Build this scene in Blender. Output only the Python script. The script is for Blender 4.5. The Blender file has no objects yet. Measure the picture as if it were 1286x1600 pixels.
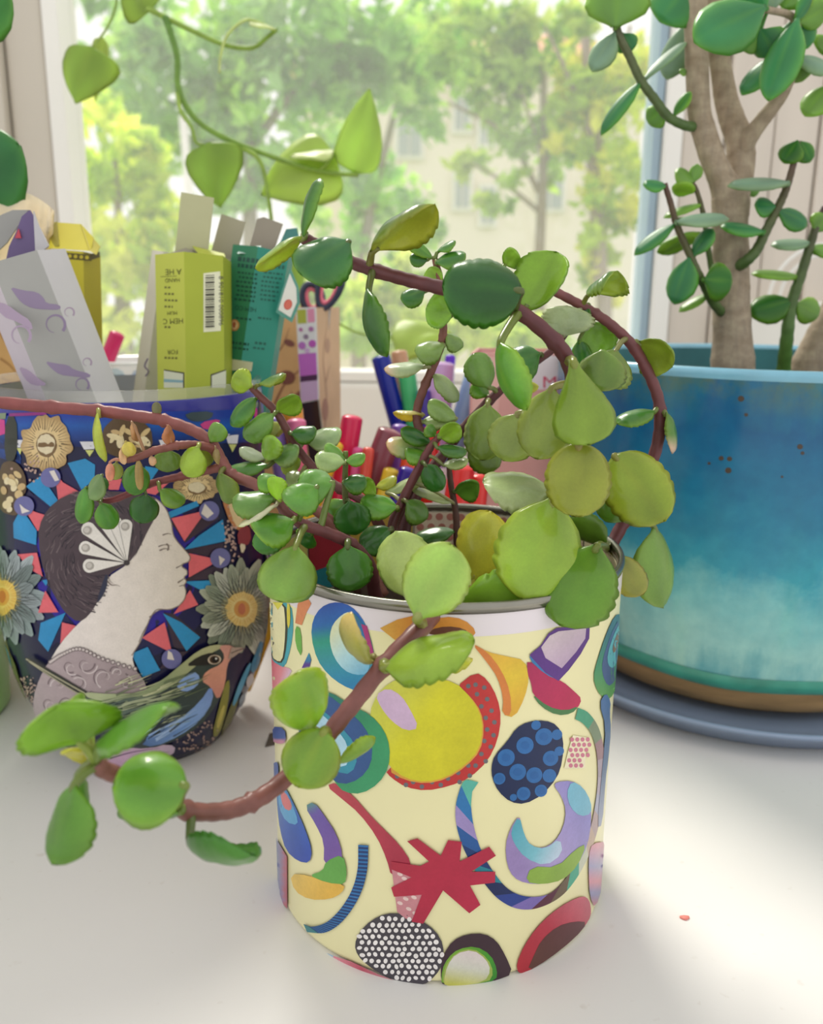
import bpy, bmesh, math, random
import numpy as np
from mathutils import Vector, Matrix
from mathutils.geometry import delaunay_2d_cdt

random.seed(7); RNG = np.random.default_rng(7)
SC = bpy.context.scene; COL = SC.collection

# ------------------------------------------------------------------ camera, world, sun, exposure
F, PITCH, ROLL = 1360.0, math.radians(14.08), -0.0091
CAM = np.array([-0.0096, -0.2403, 0.1747])
cp, sp, cr, sr = math.cos(PITCH), math.sin(PITCH), math.cos(ROLL), math.sin(ROLL)
AX_R = np.array([cr, -sr*sp, -sr*cp]); AX_U = np.array([sr, cr*sp, cr*cp]); AX_F = np.array([0.0, cp, -sp])
cam = bpy.data.objects.new('camera', bpy.data.cameras.new('camera')); COL.objects.link(cam)
cam.matrix_world = Matrix(((AX_R[0], AX_U[0], -AX_F[0], CAM[0]), (AX_R[1], AX_U[1], -AX_F[1], CAM[1]),
                           (AX_R[2], AX_U[2], -AX_F[2], CAM[2]), (0, 0, 0, 1)))
cam.data.sensor_fit = 'VERTICAL'; cam.data.sensor_height = 8.0; cam.data.lens = 8.0*F/1600
cam.data.clip_start = 0.01; cam.data.clip_end = 200
cam.data.dof.use_dof = True; cam.data.dof.focus_distance = 0.225; cam.data.dof.aperture_fstop = 3.9
SC.camera = cam

world = bpy.data.worlds.new('overcast_sky'); SC.world = world; world.use_nodes = True
bg = world.node_tree.nodes['Background']; bg.inputs[0].default_value = (1.0, 0.985, 0.955, 1); bg.inputs[1].default_value = 0.74

sun = bpy.data.objects.new('sun', bpy.data.lights.new('sun', 'SUN')); COL.objects.link(sun)
sun.data.energy = 2.6; sun.data.angle = math.radians(18); sun.data.color = (1.0, 0.95, 0.84)
sun.rotation_euler = Vector((0.22, -0.62, -0.75)).to_track_quat('-Z', 'Y').to_euler()

SC.view_settings.view_transform = 'Standard'; SC.view_settings.look = 'None'
SC.view_settings.gamma = 1.0; SC.view_settings.use_curve_mapping = False
SC.view_settings.exposure = 0.55
SC.cycles.max_bounces = 10; SC.cycles.transparent_max_bounces = 16
SC.cycles.use_denoising = True

# ------------------------------------------------------------------ projection helpers (pixels of the 1286x1600 frame -> places in the room)
def ray(px, py):
    a = (np.asarray(px, float)-643)/F; b = (800-np.asarray(py, float))/F
    return AX_F + a[..., None]*AX_R + b[..., None]*AX_U
def atY(px, py, Y):
    d = ray(px, py); return CAM + d*((Y-CAM[1])/d[..., 1])[..., None]
def atZ(px, py, Z=0.0):
    d = ray(px, py); return CAM + d*((Z-CAM[2])/d[..., 2])[..., None]
def proj(P):
    q = np.asarray(P, float)-CAM; z = q@AX_F
    return np.stack([643+F*(q@AX_R)/z, 800-F*(q@AX_U)/z], -1)
def depth(P): return float((np.asarray(P)-CAM)@AX_F)
def px2m(w, P): return w*depth(P)/F

def lin(h):
    if isinstance(h, str):
        h = [int(h[i:i+2], 16)/255 for i in (0, 2, 4)]
        return np.array([c/12.92 if c <= .04045 else ((c+.055)/1.055)**2.4 for c in h])
    return np.array(h, float)

# ------------------------------------------------------------------ object helpers
def empty(name, label, cat, loc=(0, 0, 0), group=None):
    o = bpy.data.objects.new(name, None); COL.objects.link(o); o.location = loc; o.empty_display_size = .01
    return tag(o, label, cat, group)
def tag(o, label, cat, group=None):
    o['label'] = label; o['category'] = cat
    if group: o['group'] = group
    return o
def obj(name, V, Fc, mat, parent=None, smooth=True, col=None, label=None):
    """one mesh object; V are world coordinates (parents are never rotated)"""
    V = np.asarray(V, float)
    off = np.zeros(3)
    p = parent
    while p is not None:
        off += np.array(p.location); p = p.parent
    me = bpy.data.meshes.new(name)
    me.from_pydata((V-off).tolist(), [], [list(map(int, f)) for f in Fc])
    if smooth: me.polygons.foreach_set('use_smooth', [True]*len(me.polygons))
    if col is not None:
        a = me.color_attributes.new('Col', 'FLOAT_COLOR', 'POINT')
        c = np.ones((len(V), 4), np.float32); c[:, :3] = col; a.data.foreach_set('color', c.ravel())
    me.update()
    if mat is not None:
        for m in (mat if isinstance(mat, (list, tuple)) else [mat]): me.materials.append(m)
    o = bpy.data.objects.new(name, me); COL.objects.link(o)
    if parent is not None: o.parent = parent
    if label: o['label'] = label
    return o
class MB:
    """collects pieces of ONE part"""
    def __init__(s): s.v = []; s.f = []; s.c = []; s.n = 0
    def add(s, V, Fc, col=None):
        V = np.asarray(V, float); s.v.append(V); s.f += [[i+s.n for i in f] for f in Fc]; s.n += len(V)
        if col is not None: s.c.append(np.broadcast_to(np.asarray(col, float), V.shape))
    def build(s, name, mat, parent=None, smooth=True, label=None):
        return obj(name, np.concatenate(s.v), s.f, mat, parent, smooth, np.concatenate(s.c) if s.c else None, label)
def boxVF(lo, hi, bev=0.0):
    bm = bmesh.new(); bmesh.ops.create_cube(bm, size=1)
    lo, hi = np.array(lo, float), np.array(hi, float)
    for v in bm.verts: v.co = Vector((lo+hi)/2 + np.array(v.co)*(hi-lo))
    if bev: bmesh.ops.bevel(bm, geom=bm.edges[:], offset=bev, segments=2, affect='EDGES', profile=.6)
    bm.verts.index_update(); V = [tuple(v.co) for v in bm.verts]; Fc = [[v.index for v in f.verts] for f in bm.faces]; bm.free()
    return np.array(V), Fc
def box(name, lo, hi, mat, parent=None, bev=0.0, label=None):
    V, Fc = boxVF(lo, hi, bev); return obj(name, V, Fc, mat, parent, False, None, label)
def spline(P, n):
    """Catmull-Rom through P (any width), n samples per span"""
    P = np.asarray(P, float); Q = np.vstack([2*P[0]-P[1], P, 2*P[-1]-P[-2]]); out = []
    for i in range(len(P)-1):
        t = np.linspace(0, 1, n, endpoint=False)[:, None]; a, b, c, d = Q[i:i+4]
        out.append(.5*((2*b)+(c-a)*t+(2*a-5*b+4*c-d)*t*t+(3*b-a-3*c+d)*t**3))
    out.append(P[-1:]); return np.vstack(out)
def tubeVF(P, R, k=8, cap=True):
    P = np.asarray(P, float); R = np.broadcast_to(np.asarray(R, float), (len(P),)); V = []; Fc = []
    T = np.gradient(P, axis=0); T /= np.linalg.norm(T, axis=1, keepdims=True)+1e-12
    up = np.array([0, 0, 1.0]) if abs(T[0, 2]) < .9 else np.array([1.0, 0, 0])
    for i, (p, r, t) in enumerate(zip(P, R, T)):
        x = up-t*(up@t); x /= np.linalg.norm(x); y = np.cross(t, x); up = x
        for j in range(k):
            a = 2*math.pi*j/k; V.append(p+r*(math.cos(a)*x+math.sin(a)*y))
    for i in range(len(P)-1):
        for j in range(k): Fc.append([i*k+j, i*k+(j+1) % k, (i+1)*k+(j+1) % k, (i+1)*k+j])
    if cap: Fc.append(list(range(k))[::-1]); Fc.append([(len(P)-1)*k+j for j in range(k)])
    return np.array(V), Fc
def latheVF(cx, cy, prof, n=96, closed=False):
    """prof = [(r, z)...]"""
    V = []; Fc = []; m = len(prof)
    for r, z in prof:
        for j in range(n):
            a = 2*math.pi*j/n; V.append((cx+r*math.cos(a), cy+r*math.sin(a), z))
    for i in range(m if closed else m-1):
        i2 = (i+1) % m
        for j in range(n): Fc.append([i*n+j, i*n+(j+1) % n, i2*n+(j+1) % n, i2*n+j])
    return np.array(V), Fc

# ------------------------------------------------------------------ materials
def new_mat(name):
    m = bpy.data.materials.new(name); m.use_nodes = True; nt = m.node_tree
    return m, nt, nt.nodes['Principled BSDF'], nt.nodes['Material Output']
def noise(nt, scale, detail=4, rough=.5, vec=None, stretch=None, coord='Object'):
    n = nt.nodes.new('ShaderNodeTexNoise'); n.inputs['Scale'].default_value = scale; n.inputs['Detail'].default_value = detail; n.inputs['Roughness'].default_value = rough
    tc = nt.nodes.new('ShaderNodeTexCoord'); src = tc.outputs[coord]
    if stretch:
        mp = nt.nodes.new('ShaderNodeMapping'); mp.inputs['Scale'].default_value = stretch; nt.links.new(src, mp.inputs[0]); src = mp.outputs[0]
    nt.links.new(src, n.inputs['Vector']); return n
def ramp(nt, fac, stops):
    r = nt.nodes.new('ShaderNodeValToRGB'); e = r.color_ramp.elements
    while len(e) < len(stops): e.new(.5)
    for el, (p, c) in zip(e, stops): el.position = p; el.color = (*lin(c), 1)
    nt.links.new(fac, r.inputs[0]); return r
def mix(nt, fac, a, b, mode='MIX'):
    n = nt.nodes.new('ShaderNodeMix'); n.data_type = 'RGBA'; n.blend_type = mode
    for s, v in ((0, fac), (6, a), (7, b)):
        if hasattr(v, 'links'): nt.links.new(v, n.inputs[s])
        else: n.inputs[s].default_value = v if s == 0 else (*lin(v), 1)
    return n.outputs[2]
def bump(nt, bsdf, h, strength=.3, dist=.001):
    b = nt.nodes.new('ShaderNodeBump'); b.inputs['Strength'].default_value = strength; b.inputs['Distance'].default_value = dist
    nt.links.new(h, b.inputs['Height']); nt.links.new(b.outputs[0], bsdf.inputs['Normal'])
def simple(name, c, rough=.5, var=.12, scale=60, coat=0.0, stretch=None, bmp=0.0, metal=0.0, spec=.5):
    m, nt, b, o = new_mat(name); n = noise(nt, scale, stretch=stretch); c = lin(c)
    r = ramp(nt, n.outputs[0], [(.25, c*(1-var)), (.75, np.minimum(c*(1+var), .95))]); nt.links.new(r.outputs[0], b.inputs['Base Color'])
    b.inputs['Roughness'].default_value = rough; b.inputs['Coat Weight'].default_value = coat; b.inputs['Metallic'].default_value = metal
    b.inputs['Specular IOR Level'].default_value = spec
    if bmp: bump(nt, b, n.outputs[0], bmp)
    return m
def attr_mat(name, rough=.4, coat=.0, var=.1, scale=90, bmp=0.0, transl=0.0, tcol=(1.25, 1.3, .55), fine=0.0):
    m, nt, b, o = new_mat(name); a = nt.nodes.new('ShaderNodeVertexColor'); a.layer_name = 'Col'
    n = noise(nt, scale, 5); r = ramp(nt, n.outputs[0], [(.25, (1-var,)*3), (.75, (1+var,)*3)])
    c = mix(nt, 1.0, a.outputs[0], r.outputs[0], 'MULTIPLY')
    if fine:
        n2 = noise(nt, scale*9, 3, .7); r2 = ramp(nt, n2.outputs[0], [(.3, (1-fine,)*3), (.7, (1+fine*.6,)*3)]); c = mix(nt, 1.0, c, r2.outputs[0], 'MULTIPLY')
    nt.links.new(c, b.inputs['Base Color']); b.inputs['Roughness'].default_value = rough; b.inputs['Specular IOR Level'].default_value = .35
    b.inputs['Coat Weight'].default_value = coat; b.inputs['Coat Roughness'].default_value = .15
    if bmp: bump(nt, b, n.outputs[0], bmp, .0008)
    if transl:
        t = nt.nodes.new('ShaderNodeBsdfTranslucent'); tc = mix(nt, 1.0, c, tcol, 'MULTIPLY'); nt.links.new(tc, t.inputs[0])
        mx = nt.nodes.new('ShaderNodeMixShader'); mx.inputs[0].default_value = transl
        nt.links.new(b.outputs[0], mx.inputs[1]); nt.links.new(t.outputs[0], mx.inputs[2]); nt.links.new(mx.outputs[0], o.inputs[0])
    return m
def glass_mat(name, veil=.0, gl=.12, tint=(1, 1, 1)):
    """thin glass: clear, a little mirror at grazing angles, a white translucent veil mixed in as haze"""
    m, nt, b, o = new_mat(name); nt.nodes.remove(b)
    tr = nt.nodes.new('ShaderNodeBsdfTransparent'); tr.inputs[0].default_value = (*tint, 1)
    g = nt.nodes.new('ShaderNodeBsdfGlossy'); g.inputs['Roughness'].default_value = .03
    lw = nt.nodes.new('ShaderNodeLayerWeight'); pw = nt.nodes.new('ShaderNodeMath'); pw.operation = 'POWER'; pw.inputs[1].default_value = 5; nt.links.new(lw.outputs['Facing'], pw.inputs[0])
    fr = nt.nodes.new('ShaderNodeMath'); fr.operation = 'MULTIPLY_ADD'; fr.inputs[1].default_value = .7; fr.inputs[2].default_value = .03; nt.links.new(pw.outputs[0], fr.inputs[0])
    m1 = nt.nodes.new('ShaderNodeMixShader'); nt.links.new(fr.outputs[0], m1.inputs[0]); nt.links.new(tr.outputs[0], m1.inputs[1]); nt.links.new(g.outputs[0], m1.inputs[2])
    out = m1
    if veil:
        d = nt.nodes.new('ShaderNodeBsdfTranslucent'); d.inputs[0].default_value = (1, 1, 1, 1)
        n = noise(nt, 6, 4); r = ramp(nt, n.outputs[0], [(.3, (veil*.7,)*3), (.7, (veil*1.3,)*3)])
        m2 = nt.nodes.new('ShaderNodeMixShader'); nt.links.new(r.outputs[0], m2.inputs[0]); nt.links.new(m1.outputs[0], m2.inputs[1]); nt.links.new(d.outputs[0], m2.inputs[2]); out = m2
    nt.links.new(out.outputs[0], o.inputs[0]); return m

M = {}
M['leaf'] = attr_mat('succulent_leaf', .34, .6, .10, 150, .3, .28, (1.5, 1.35, .4), .06)
M['jade'] = attr_mat('jade_leaf', .38, .1, .06, 120, .05, .18)
M['thin_leaf'] = attr_mat('thin_leaf', .4, .05, .06, 60, .05, .46, (1.1, 1.08, .8))
M['stem'] = attr_mat('stem', .45, .1, .15, 300, .1)
M['print'] = attr_mat('printed_paper', .36, .10, .10, 120, .0, fine=.06)
M['ink'] = attr_mat('engraved_paper', .34, .12, .06, 260, .0, fine=.10)
M['board'] = attr_mat('printed_card', .5, .08, .04, 80)
M['plastic'] = attr_mat('coloured_plastic', .25, .3, .03, 40, 0, .12, (1, 1, 1))
M['far_leaf'] = attr_mat('tree_leaf', .6, 0, .15, 1.0, 0, .5, (1.3, 1.3, .75))

# ------------------------------------------------------------------ leaves and stems
HWS = {'disc': ([0, .03, .08, .16, .28, .42, .56, .7, .82, .91, .97, 1.0], [.14, .36, .56, .75, .91, .99, 1.0, .93, .78, .58, .34, .06]),
       'round': ([0, .05, .12, .22, .36, .52, .68, .82, .92, .975, 1.0], [.10, .20, .48, .76, .94, 1.0, .97, .82, .57, .30, .05]),
       'oval': ([0, .06, .15, .3, .5, .7, .85, .95, 1.0], [.12, .2, .5, .85, 1.0, .92, .65, .33, .03]),
       'spoon': ([0, .1, .25, .45, .65, .82, .93, .985, 1.0], [.14, .2, .42, .75, 1.0, .97, .68, .3, .03]),
       'heart': ([0, .03, .08, .2, .4, .6, .8, .93, 1.0], [.05, .55, .85, 1.0, .93, .72, .42, .16, .02])}
def leafVFC(base, tip, w, n, curl=.7, bend=.5, top='5d9a35', und='9cc043', edge=None, teeth=.035, thick=.0011, prof='round', lump=.03, ns=27, nt=11, seed=0, tipc=None):
    rg = np.random.default_rng(seed); a = tip-base; L = np.linalg.norm(a); a = a/L
    n = n-a*(n@a); n /= np.linalg.norm(n)+1e-9; b = np.cross(n, a)
    s = np.linspace(0, 1, ns)**.92; t = np.linspace(-1, 1, nt); hw = np.interp(s, *HWS[prof])
    if teeth:
        k = np.arange(ns); hw = hw*(1+np.where(s > .3, teeth, 0)*np.array([-.9, .35, .5, .1])[k % 4]*(.7+.6*rg.random(ns)))
    ph = (s-.5)*bend
    if abs(bend) > 1e-3:
        R = L/(2*math.sin(abs(bend)/2))*np.sign(bend); al = L/2+np.abs(R)*np.sin(np.abs(ph))*np.sign(s-.5); nn = R*(np.cos(ph)-math.cos(bend/2))
    else: al = L*s; nn = 0*s
    C = base+al[:, None]*a+nn[:, None]*n
    N = np.sin(ph)[:, None]*a+np.cos(ph)[:, None]*n
    comp = curl/max(math.sin(min(curl, 1.45)), .05) if curl > .01 else 1.0
    S, T = np.meshgrid(s, t, indexing='ij'); W = (hw*w/2*comp)[:, None]; cu = curl*(.35+.65*np.minimum(1, hw))[:, None]+1e-6
    x = W*np.sin(cu*T)/cu; z = -W*(1-np.cos(cu*T))/cu
    f1, f2, f3 = rg.uniform(0, 6.28, 3)
    z = z+lump*w*(np.sin(5*S+2.2*T+f1)*.35+np.sin(9*S-3*T+f2)*.3*np.abs(T)+np.sin(7*S+f3)*.3*T)*np.minimum(1, S*4)+.009*w*(np.sin(13*S+f1)*np.cos(5*T+f2)+np.sin(9*S+8*np.abs(T)+f3))*np.minimum(1, S*4)*(1 if lump > .01 else 0)
    z = z-.02*w*np.exp(-(T/.16)**2)*np.sin(math.pi*np.minimum(S*1.05, 1))
    P = C[:, None]+x[..., None]*b+z[..., None]*N[:, None]
    du = np.gradient(P, axis=0); dv = np.gradient(P, axis=1); nm = np.cross(dv, du); nm /= np.linalg.norm(nm, axis=2, keepdims=True)+1e-12
    if (nm*N[:, None]).sum() < 0: nm = -nm
    th = thick*(1-.9*T**4)*np.minimum(1, (1-S)*8)
    top_, und_ = lin(top), lin(und); ed = lin(edge) if edge else und_*1.05
    m = np.clip(np.abs(T)**3.2*.8+np.clip((S-.86)/.14, 0, 1)**2*.7, 0, 1)[..., None]
    vein = (np.exp(-(T/.10)**2)*.22*np.minimum(1, (1-S)*2))[..., None]
    blo = (1+.16*np.sin(4*S+f1+2*T)*np.cos(3*T+f2))[..., None]
    ct = (top_*(1-m)+ed*m)*blo*(1-vein)+und_*vein; cb = (und_*(1-m*.6)+ed*m*.6)*blo*(1-vein*.6)
    if tipc is not None:
        q = (np.clip((S-.55)/.35, 0, 1)**1.5)[..., None]; ct = ct*(1-q)+lin(tipc)*q; cb = cb*(1-q)+lin(tipc)*q
    V = [P+nm*th[..., None]/2]; idx = np.arange(ns*nt).reshape(ns, nt); low = idx.copy(); inn = P-nm*th[..., None]/2
    low[1:-1, 1:-1] = ns*nt+np.arange((ns-2)*(nt-2)).reshape(ns-2, nt-2)
    V = np.concatenate([V[0].reshape(-1, 3), inn[1:-1, 1:-1].reshape(-1, 3)]); Cc = np.concatenate([ct.reshape(-1, 3), cb[1:-1, 1:-1].reshape(-1, 3)])
    Fc = []
    for i in range(ns-1):
        for j in range(nt-1):
            Fc.append([idx[i, j], idx[i, j+1], idx[i+1, j+1], idx[i+1, j]]); Fc.append([low[i, j], low[i+1, j], low[i+1, j+1], low[i, j+1]])
    return V, Fc, Cc
DIRS = {'u': 90, 'd': -90, 'l': 180, 'r': 0}
def leaf_normal(base, tip, tilt, d):
    ang = math.radians(DIRS.get(d, d) if not isinstance(d, (int, float)) else d); mid = (base+tip)/2
    to = CAM-mid; to /= np.linalg.norm(to); im = math.cos(ang)*AX_R+math.sin(ang)*AX_U
    tl = math.radians(tilt); n = math.cos(tl)*to+math.sin(tl)*im; a = tip-base; a = a/np.linalg.norm(a); n = n-a*(n@a)
    if np.linalg.norm(n) < .15:
        n = to-a*(to@a)
        if np.linalg.norm(n) < .15: n = AX_U-a*(AX_U@a)
    return n/np.linalg.norm(n)
PAL = {'D': ('2c6a24', '7fae35', '6a9a3a'), 'M': ('5a962f', '9cc043', '8ab048'), 'L': ('82ad36', 'b0c63a', 'b8c850'), 'Y': ('a9b638', 'cfcf42', 'd6cf55'),
       'P': ('9fb97a', 'bccb80', 'c5cf95'), 'O': ('84933a', 'a3a845', 'b5a860'), 'X': ('b98a5a', 'c7a070', 'c9a878'), 'B': ('2f6a2c', 'b7c23a', 'c9bf50'),
       'G': ('3d8030', '96c040', '90b850'), 'U': ('4d8a2c', '86b52c', 'a8bb40'), 'J': ('347a4c', '6cae3a', '8fba70'), 'K': ('6f9a4a', '8fc03a', 'a8cc60'),
       'Q': ('7d9c85', '8fae78', '9dba90'), 'I': ('3f8c56', '6fb040', 'a0cc90'), 'W': ('e8c0b0', 'd8b8a8', 'f0dcc8')}
class Plant:
    def __init__(s, root, lmat, smat, scol, teeth=.035, prof='round', thick=.0011):
        s.cap = .12; s.root = root; s.lm = lmat; s.sm = smat; s.scol = scol; s.st = {}; s.teeth = teeth; s.prof = prof; s.thick = thick; s.k = 0
    def stem(s, key, pts, r0, r1, scol=None, nodes=(), parent_name='stem', k=10):
        P = np.array([atY(p[0], p[1], p[2]) for p in pts]); Q = spline(P, 7); n = len(Q); R = np.linspace(r0, r1, n)
        for i in nodes: R[i*7 % n] *= 1.22
        R = R*(1+.05*np.sin(np.arange(n)*2.1)); V, Fc = tubeVF(Q, R, k)
        c0 = lin(scol[0] if scol else s.scol[0]); c1 = lin(scol[1] if scol else s.scol[1]); q = np.repeat(np.linspace(0, 1, n), k)[:, None]
        q2 = (.5+.5*np.sin(np.repeat(np.arange(n), k)*.9))[:, None]*.12
        o = obj(parent_name, V, Fc, s.sm, s.root, True, (c0*(1-q)+c1*q)*(1-q2)); s.st[key] = (Q, proj(Q), R); return o
    def leaf(s, key, bx, by, tx, ty, w, tilt=35, d='u', curl=.75, bend=.5, c='M', dy=0.0, dt=0.0, pet=True, prof=None, tipc=None, teeth=None, name='leaf', label=None, lump=.03):
        s.k += 1; rg = np.random.default_rng(s.k+100)
        Q, q, R = s.st[key]; i = int(np.argmin(np.hypot(q[:, 0]-bx, q[:, 1]-by))); Y = Q[i, 1]
        base = atY(bx, by, Y+dy); tip = atY(tx, ty, Y+dy+dt); wm = px2m(w, (base+tip)/2)
        t, u, e = PAL[c] if isinstance(c, str) else c; v = rg.uniform(.9, 1.1)
        vary = lambda h: lin(h)*v*np.array([rg.uniform(.93, 1.07), 1, 1])
        nv = leaf_normal(base, tip, tilt, d); vw = CAM-(base+tip)/2; wm *= 1/max(.6, abs(nv@vw)/np.linalg.norm(vw))
        V, Fc, C = leafVFC(base, tip, wm, nv, curl, bend, vary(t), vary(u), None, s.teeth if teeth is None else teeth,
                           min(s.thick, wm*s.cap), prof or s.prof, seed=s.k, tipc=tipc, lump=lump)
        mb = MB(); mb.add(V, Fc, C)
        if pet and np.linalg.norm(base-Q[i]) > .0006:
            a = (tip-base)/np.linalg.norm(tip-base); st = Q[i]; md = (st+base)/2+np.array([0, 0, .0006]); r = max(.0004, min(R[i]*.55, wm*.09))
            pts = spline([st, md, base, base+a*np.linalg.norm(tip-base)*.1], 4); tv, tf = tubeVF(pts, np.linspace(r*1.15, r*.8, len(pts)), 7)
            mb.add(tv, tf, lin(t)*.35+lin(u)*.3+lin(s.scol[1])*.35)
        o = mb.build(name, s.lm, s.root, True, label); return o

# ------------------------------------------------------------------ printed paper on curved surfaces
class Lathe:
    def __init__(s, cx, cy, prof): s.cx, s.cy = cx, cy; p = sorted(prof, key=lambda q: q[1]); s.z = np.array([q[1] for q in p]); s.r = np.array([q[0] for q in p])
    def hit(s, px, py, off):
        d = ray(np.asarray(px), np.asarray(py)); d = d/np.linalg.norm(d, axis=-1, keepdims=True)
        t0 = (s.cy-.075-CAM[1]); T = np.linspace(max(.05, t0-.02), t0+.22, 420)
        P = CAM+d[:, None, :]*T[None, :, None]; rr = np.interp(P[..., 2], s.z, s.r); g = np.hypot(P[..., 0]-s.cx, P[..., 1]-s.cy)-rr
        ins = g < 0; has = ins.any(1); i = np.where(has, ins.argmax(1), g.argmin(1)); i = np.clip(i, 1, len(T)-1); k = np.arange(len(i))
        g0, g1 = g[k, i-1], g[k, i]; f = np.where(has, np.clip(g0/(g0-g1+1e-12), 0, 1), 1); t = T[i-1]+f*(T[i]-T[i-1])
        Q = CAM+d*t[:, None]; z = np.clip(Q[:, 2], s.z[0], s.z[-1]); r = np.interp(z, s.z, s.r)+off; a = np.arctan2(Q[:, 1]-s.cy, Q[:, 0]-s.cx)
        return np.stack([s.cx+r*np.cos(a), s.cy+r*np.sin(a), z], -1)
class Plane:
    def __init__(s, p, n): s.p = np.asarray(p, float); s.n = np.asarray(n, float)/np.linalg.norm(n); s.n = s.n if (CAM-s.p)@s.n > 0 else -s.n
    def hit(s, px, py, off):
        d = ray(np.asarray(px), np.asarray(py)); p = s.p+s.n*off; t = ((p-CAM)@s.n)/(d@s.n); return CAM+d*t[:, None]
def chaikin(P, k):
    P = np.asarray(P, float)
    for _ in range(k):
        Q = np.roll(P, -1, 0); P = np.stack([P*.75+Q*.25, P*.25+Q*.75], 1).reshape(-1, 2)
    return P
def inside(P, x, y):
    c = np.zeros(len(x), bool); n = len(P)
    for i in range(n):
        x1, y1 = P[i]; x2, y2 = P[(i+1) % n]; m = ((y1 > y) != (y2 > y)); xx = (x2-x1)*(y-y1)/((y2-y1) or 1e-9)+x1; c ^= m & (x < xx)
    return c
def tess(P, step):
    E = []
    for i in range(len(P)):
        a, b = P[i], P[(i+1) % len(P)]; n = max(1, int(np.hypot(*(b-a))/step)); E += [a+(b-a)*k/n for k in range(n)]
    E = np.array(E); lo, hi = E.min(0), E.max(0)
    gx, gy = np.meshgrid(np.arange(lo[0]+step/2, hi[0], step), np.arange(lo[1]+step/2, hi[1], step)); gx, gy = gx.ravel(), gy.ravel()
    G = np.zeros((0, 2))
    if len(gx):
        jt = np.random.default_rng(len(gx)); gx = gx+jt.uniform(-.18, .18, len(gx))*step; gy = gy+jt.uniform(-.18, .18, len(gy))*step; m = inside(E, gx, gy); G = np.stack([gx, gy], 1)[m]
        if len(G): G = G[np.min(np.hypot(G[:, None, 0]-E[None, :, 0], G[:, None, 1]-E[None, :, 1]), 1) > step*.35]
    A = np.vstack([E, G]); n = len(E)
    v, e, f, *_ = delaunay_2d_cdt([Vector(p) for p in A], [], [list(range(n))], 1, 1e-5)
    return np.array([tuple(p) for p in v]), [list(q) for q in f]
def stroke(pts, w, taper=False):
    P = spline(pts, 5) if len(pts) > 2 else np.linspace(pts[0], pts[1], 7); T = np.gradient(P, axis=0); T /= np.linalg.norm(T, axis=1, keepdims=True)+1e-9
    N = np.stack([-T[:, 1], T[:, 0]], 1); ww = (np.linspace(1, .15, len(P)) if taper else np.ones(len(P)))[:, None]*w/2
    A, B = P+N*ww, P-N*ww; n = len(P); return np.vstack([A, B]), [[i, i+1, n+i+1, n+i] for i in range(n-1)]
def ellipse(x, y, rx, ry, rot=0, n=20):
    t = np.linspace(0, 2*math.pi, n, endpoint=False); c, s = math.cos(rot), math.sin(rot)
    return np.stack([x+rx*np.cos(t)*c-ry*np.sin(t)*s, y+rx*np.cos(t)*s+ry*np.sin(t)*c], 1)
def colour(spec, P):
    if isinstance(spec, str) or isinstance(spec, np.ndarray): return np.broadcast_to(lin(spec), (len(P), 3))
    kind, a, b, stops = spec; a, b = np.array(a, float), np.array(b, float)
    t = np.clip((P-a)@(b-a)/((b-a)@(b-a)), 0, 1) if kind == 'g' else np.clip(np.hypot(*(P-a).T)/b[0], 0, 1)
    xs = [s[0] for s in stops]; cs = np.array([lin(s[1]) for s in stops]); return np.stack([np.interp(t, xs, cs[:, k]) for k in range(3)], -1)
class Decal:
    """one cut-out of printed paper: layers of flat colour laid on a surface; tr maps the layers' coordinates to frame pixels"""
    def __init__(s, surf, tr, off=.00010, lay=.000012): s.S = surf; s.tr = tr; s.off = off; s.lay = lay; s.mb = MB()
    def _put(s, V, Fc, spec):
        c = colour(spec, V); q = s.tr(V); P = s.S.hit(q[:, 0], q[:, 1], s.off)
        s.mb.add(P, Fc, c); s.off += s.lay; return s
    def poly(s, pts, spec, sm=1, step=5):
        P = np.asarray(pts, float); P = chaikin(P, sm) if sm else P; V, Fc = tess(P, step/s.tr.k); return s._put(V, Fc, spec)
    def line(s, pts, w, spec, taper=False): V, Fc = stroke(pts, w, taper); return s._put(V, Fc, spec)
    def many(s, polys, spec):
        V = []; Fc = []; n = 0
        k = getattr(s.tr, 'k', 1)
        for P in polys:
            if np.ptp(np.asarray(P), axis=0).max()*k > 11: v, f = tess(np.asarray(P, float), 5/k)
            else: v, f = P, [list(range(len(P)))]
            V.append(v); Fc += [[i+n for i in q] for q in f]; n += len(v)
        return s._put(np.vstack(V), Fc, spec) if V else s
    def lines(s, lst, spec):
        V = []; Fc = []; n = 0
        for pts, w, tp in lst:
            v, f = stroke(pts, w, tp); V.append(v); Fc += [[i+n for i in q] for q in f]; n += len(v)
        return s._put(np.vstack(V), Fc, spec)
    def build(s, name, parent, mat=None, label=None): return s.mb.build(name, mat or M['print'], parent, True, label)
def crop(ox, oy, k):
    f = lambda P: np.asarray(P, float)/k+np.array([ox, oy]); g = lambda P: f(P); g.k = 1/k
    return g
def text_mesh(s, size, align='CENTER'):
    cu = bpy.data.curves.new('lettering', 'FONT'); cu.body = s; cu.size = size; cu.align_x = align; cu.resolution_u = 2
    o = bpy.data.objects.new('lettering', cu); COL.objects.link(o); dg = bpy.context.evaluated_depsgraph_get(); dg.update()
    me = o.evaluated_get(dg).to_mesh(); V = np.array([v.co[:] for v in me.vertices]).reshape(-1, 3); Fc = [list(p.vertices) for p in me.polygons]
    o.evaluated_get(dg).to_mesh_clear(); bpy.data.objects.remove(o); bpy.data.curves.remove(cu); return V, Fc
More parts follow.
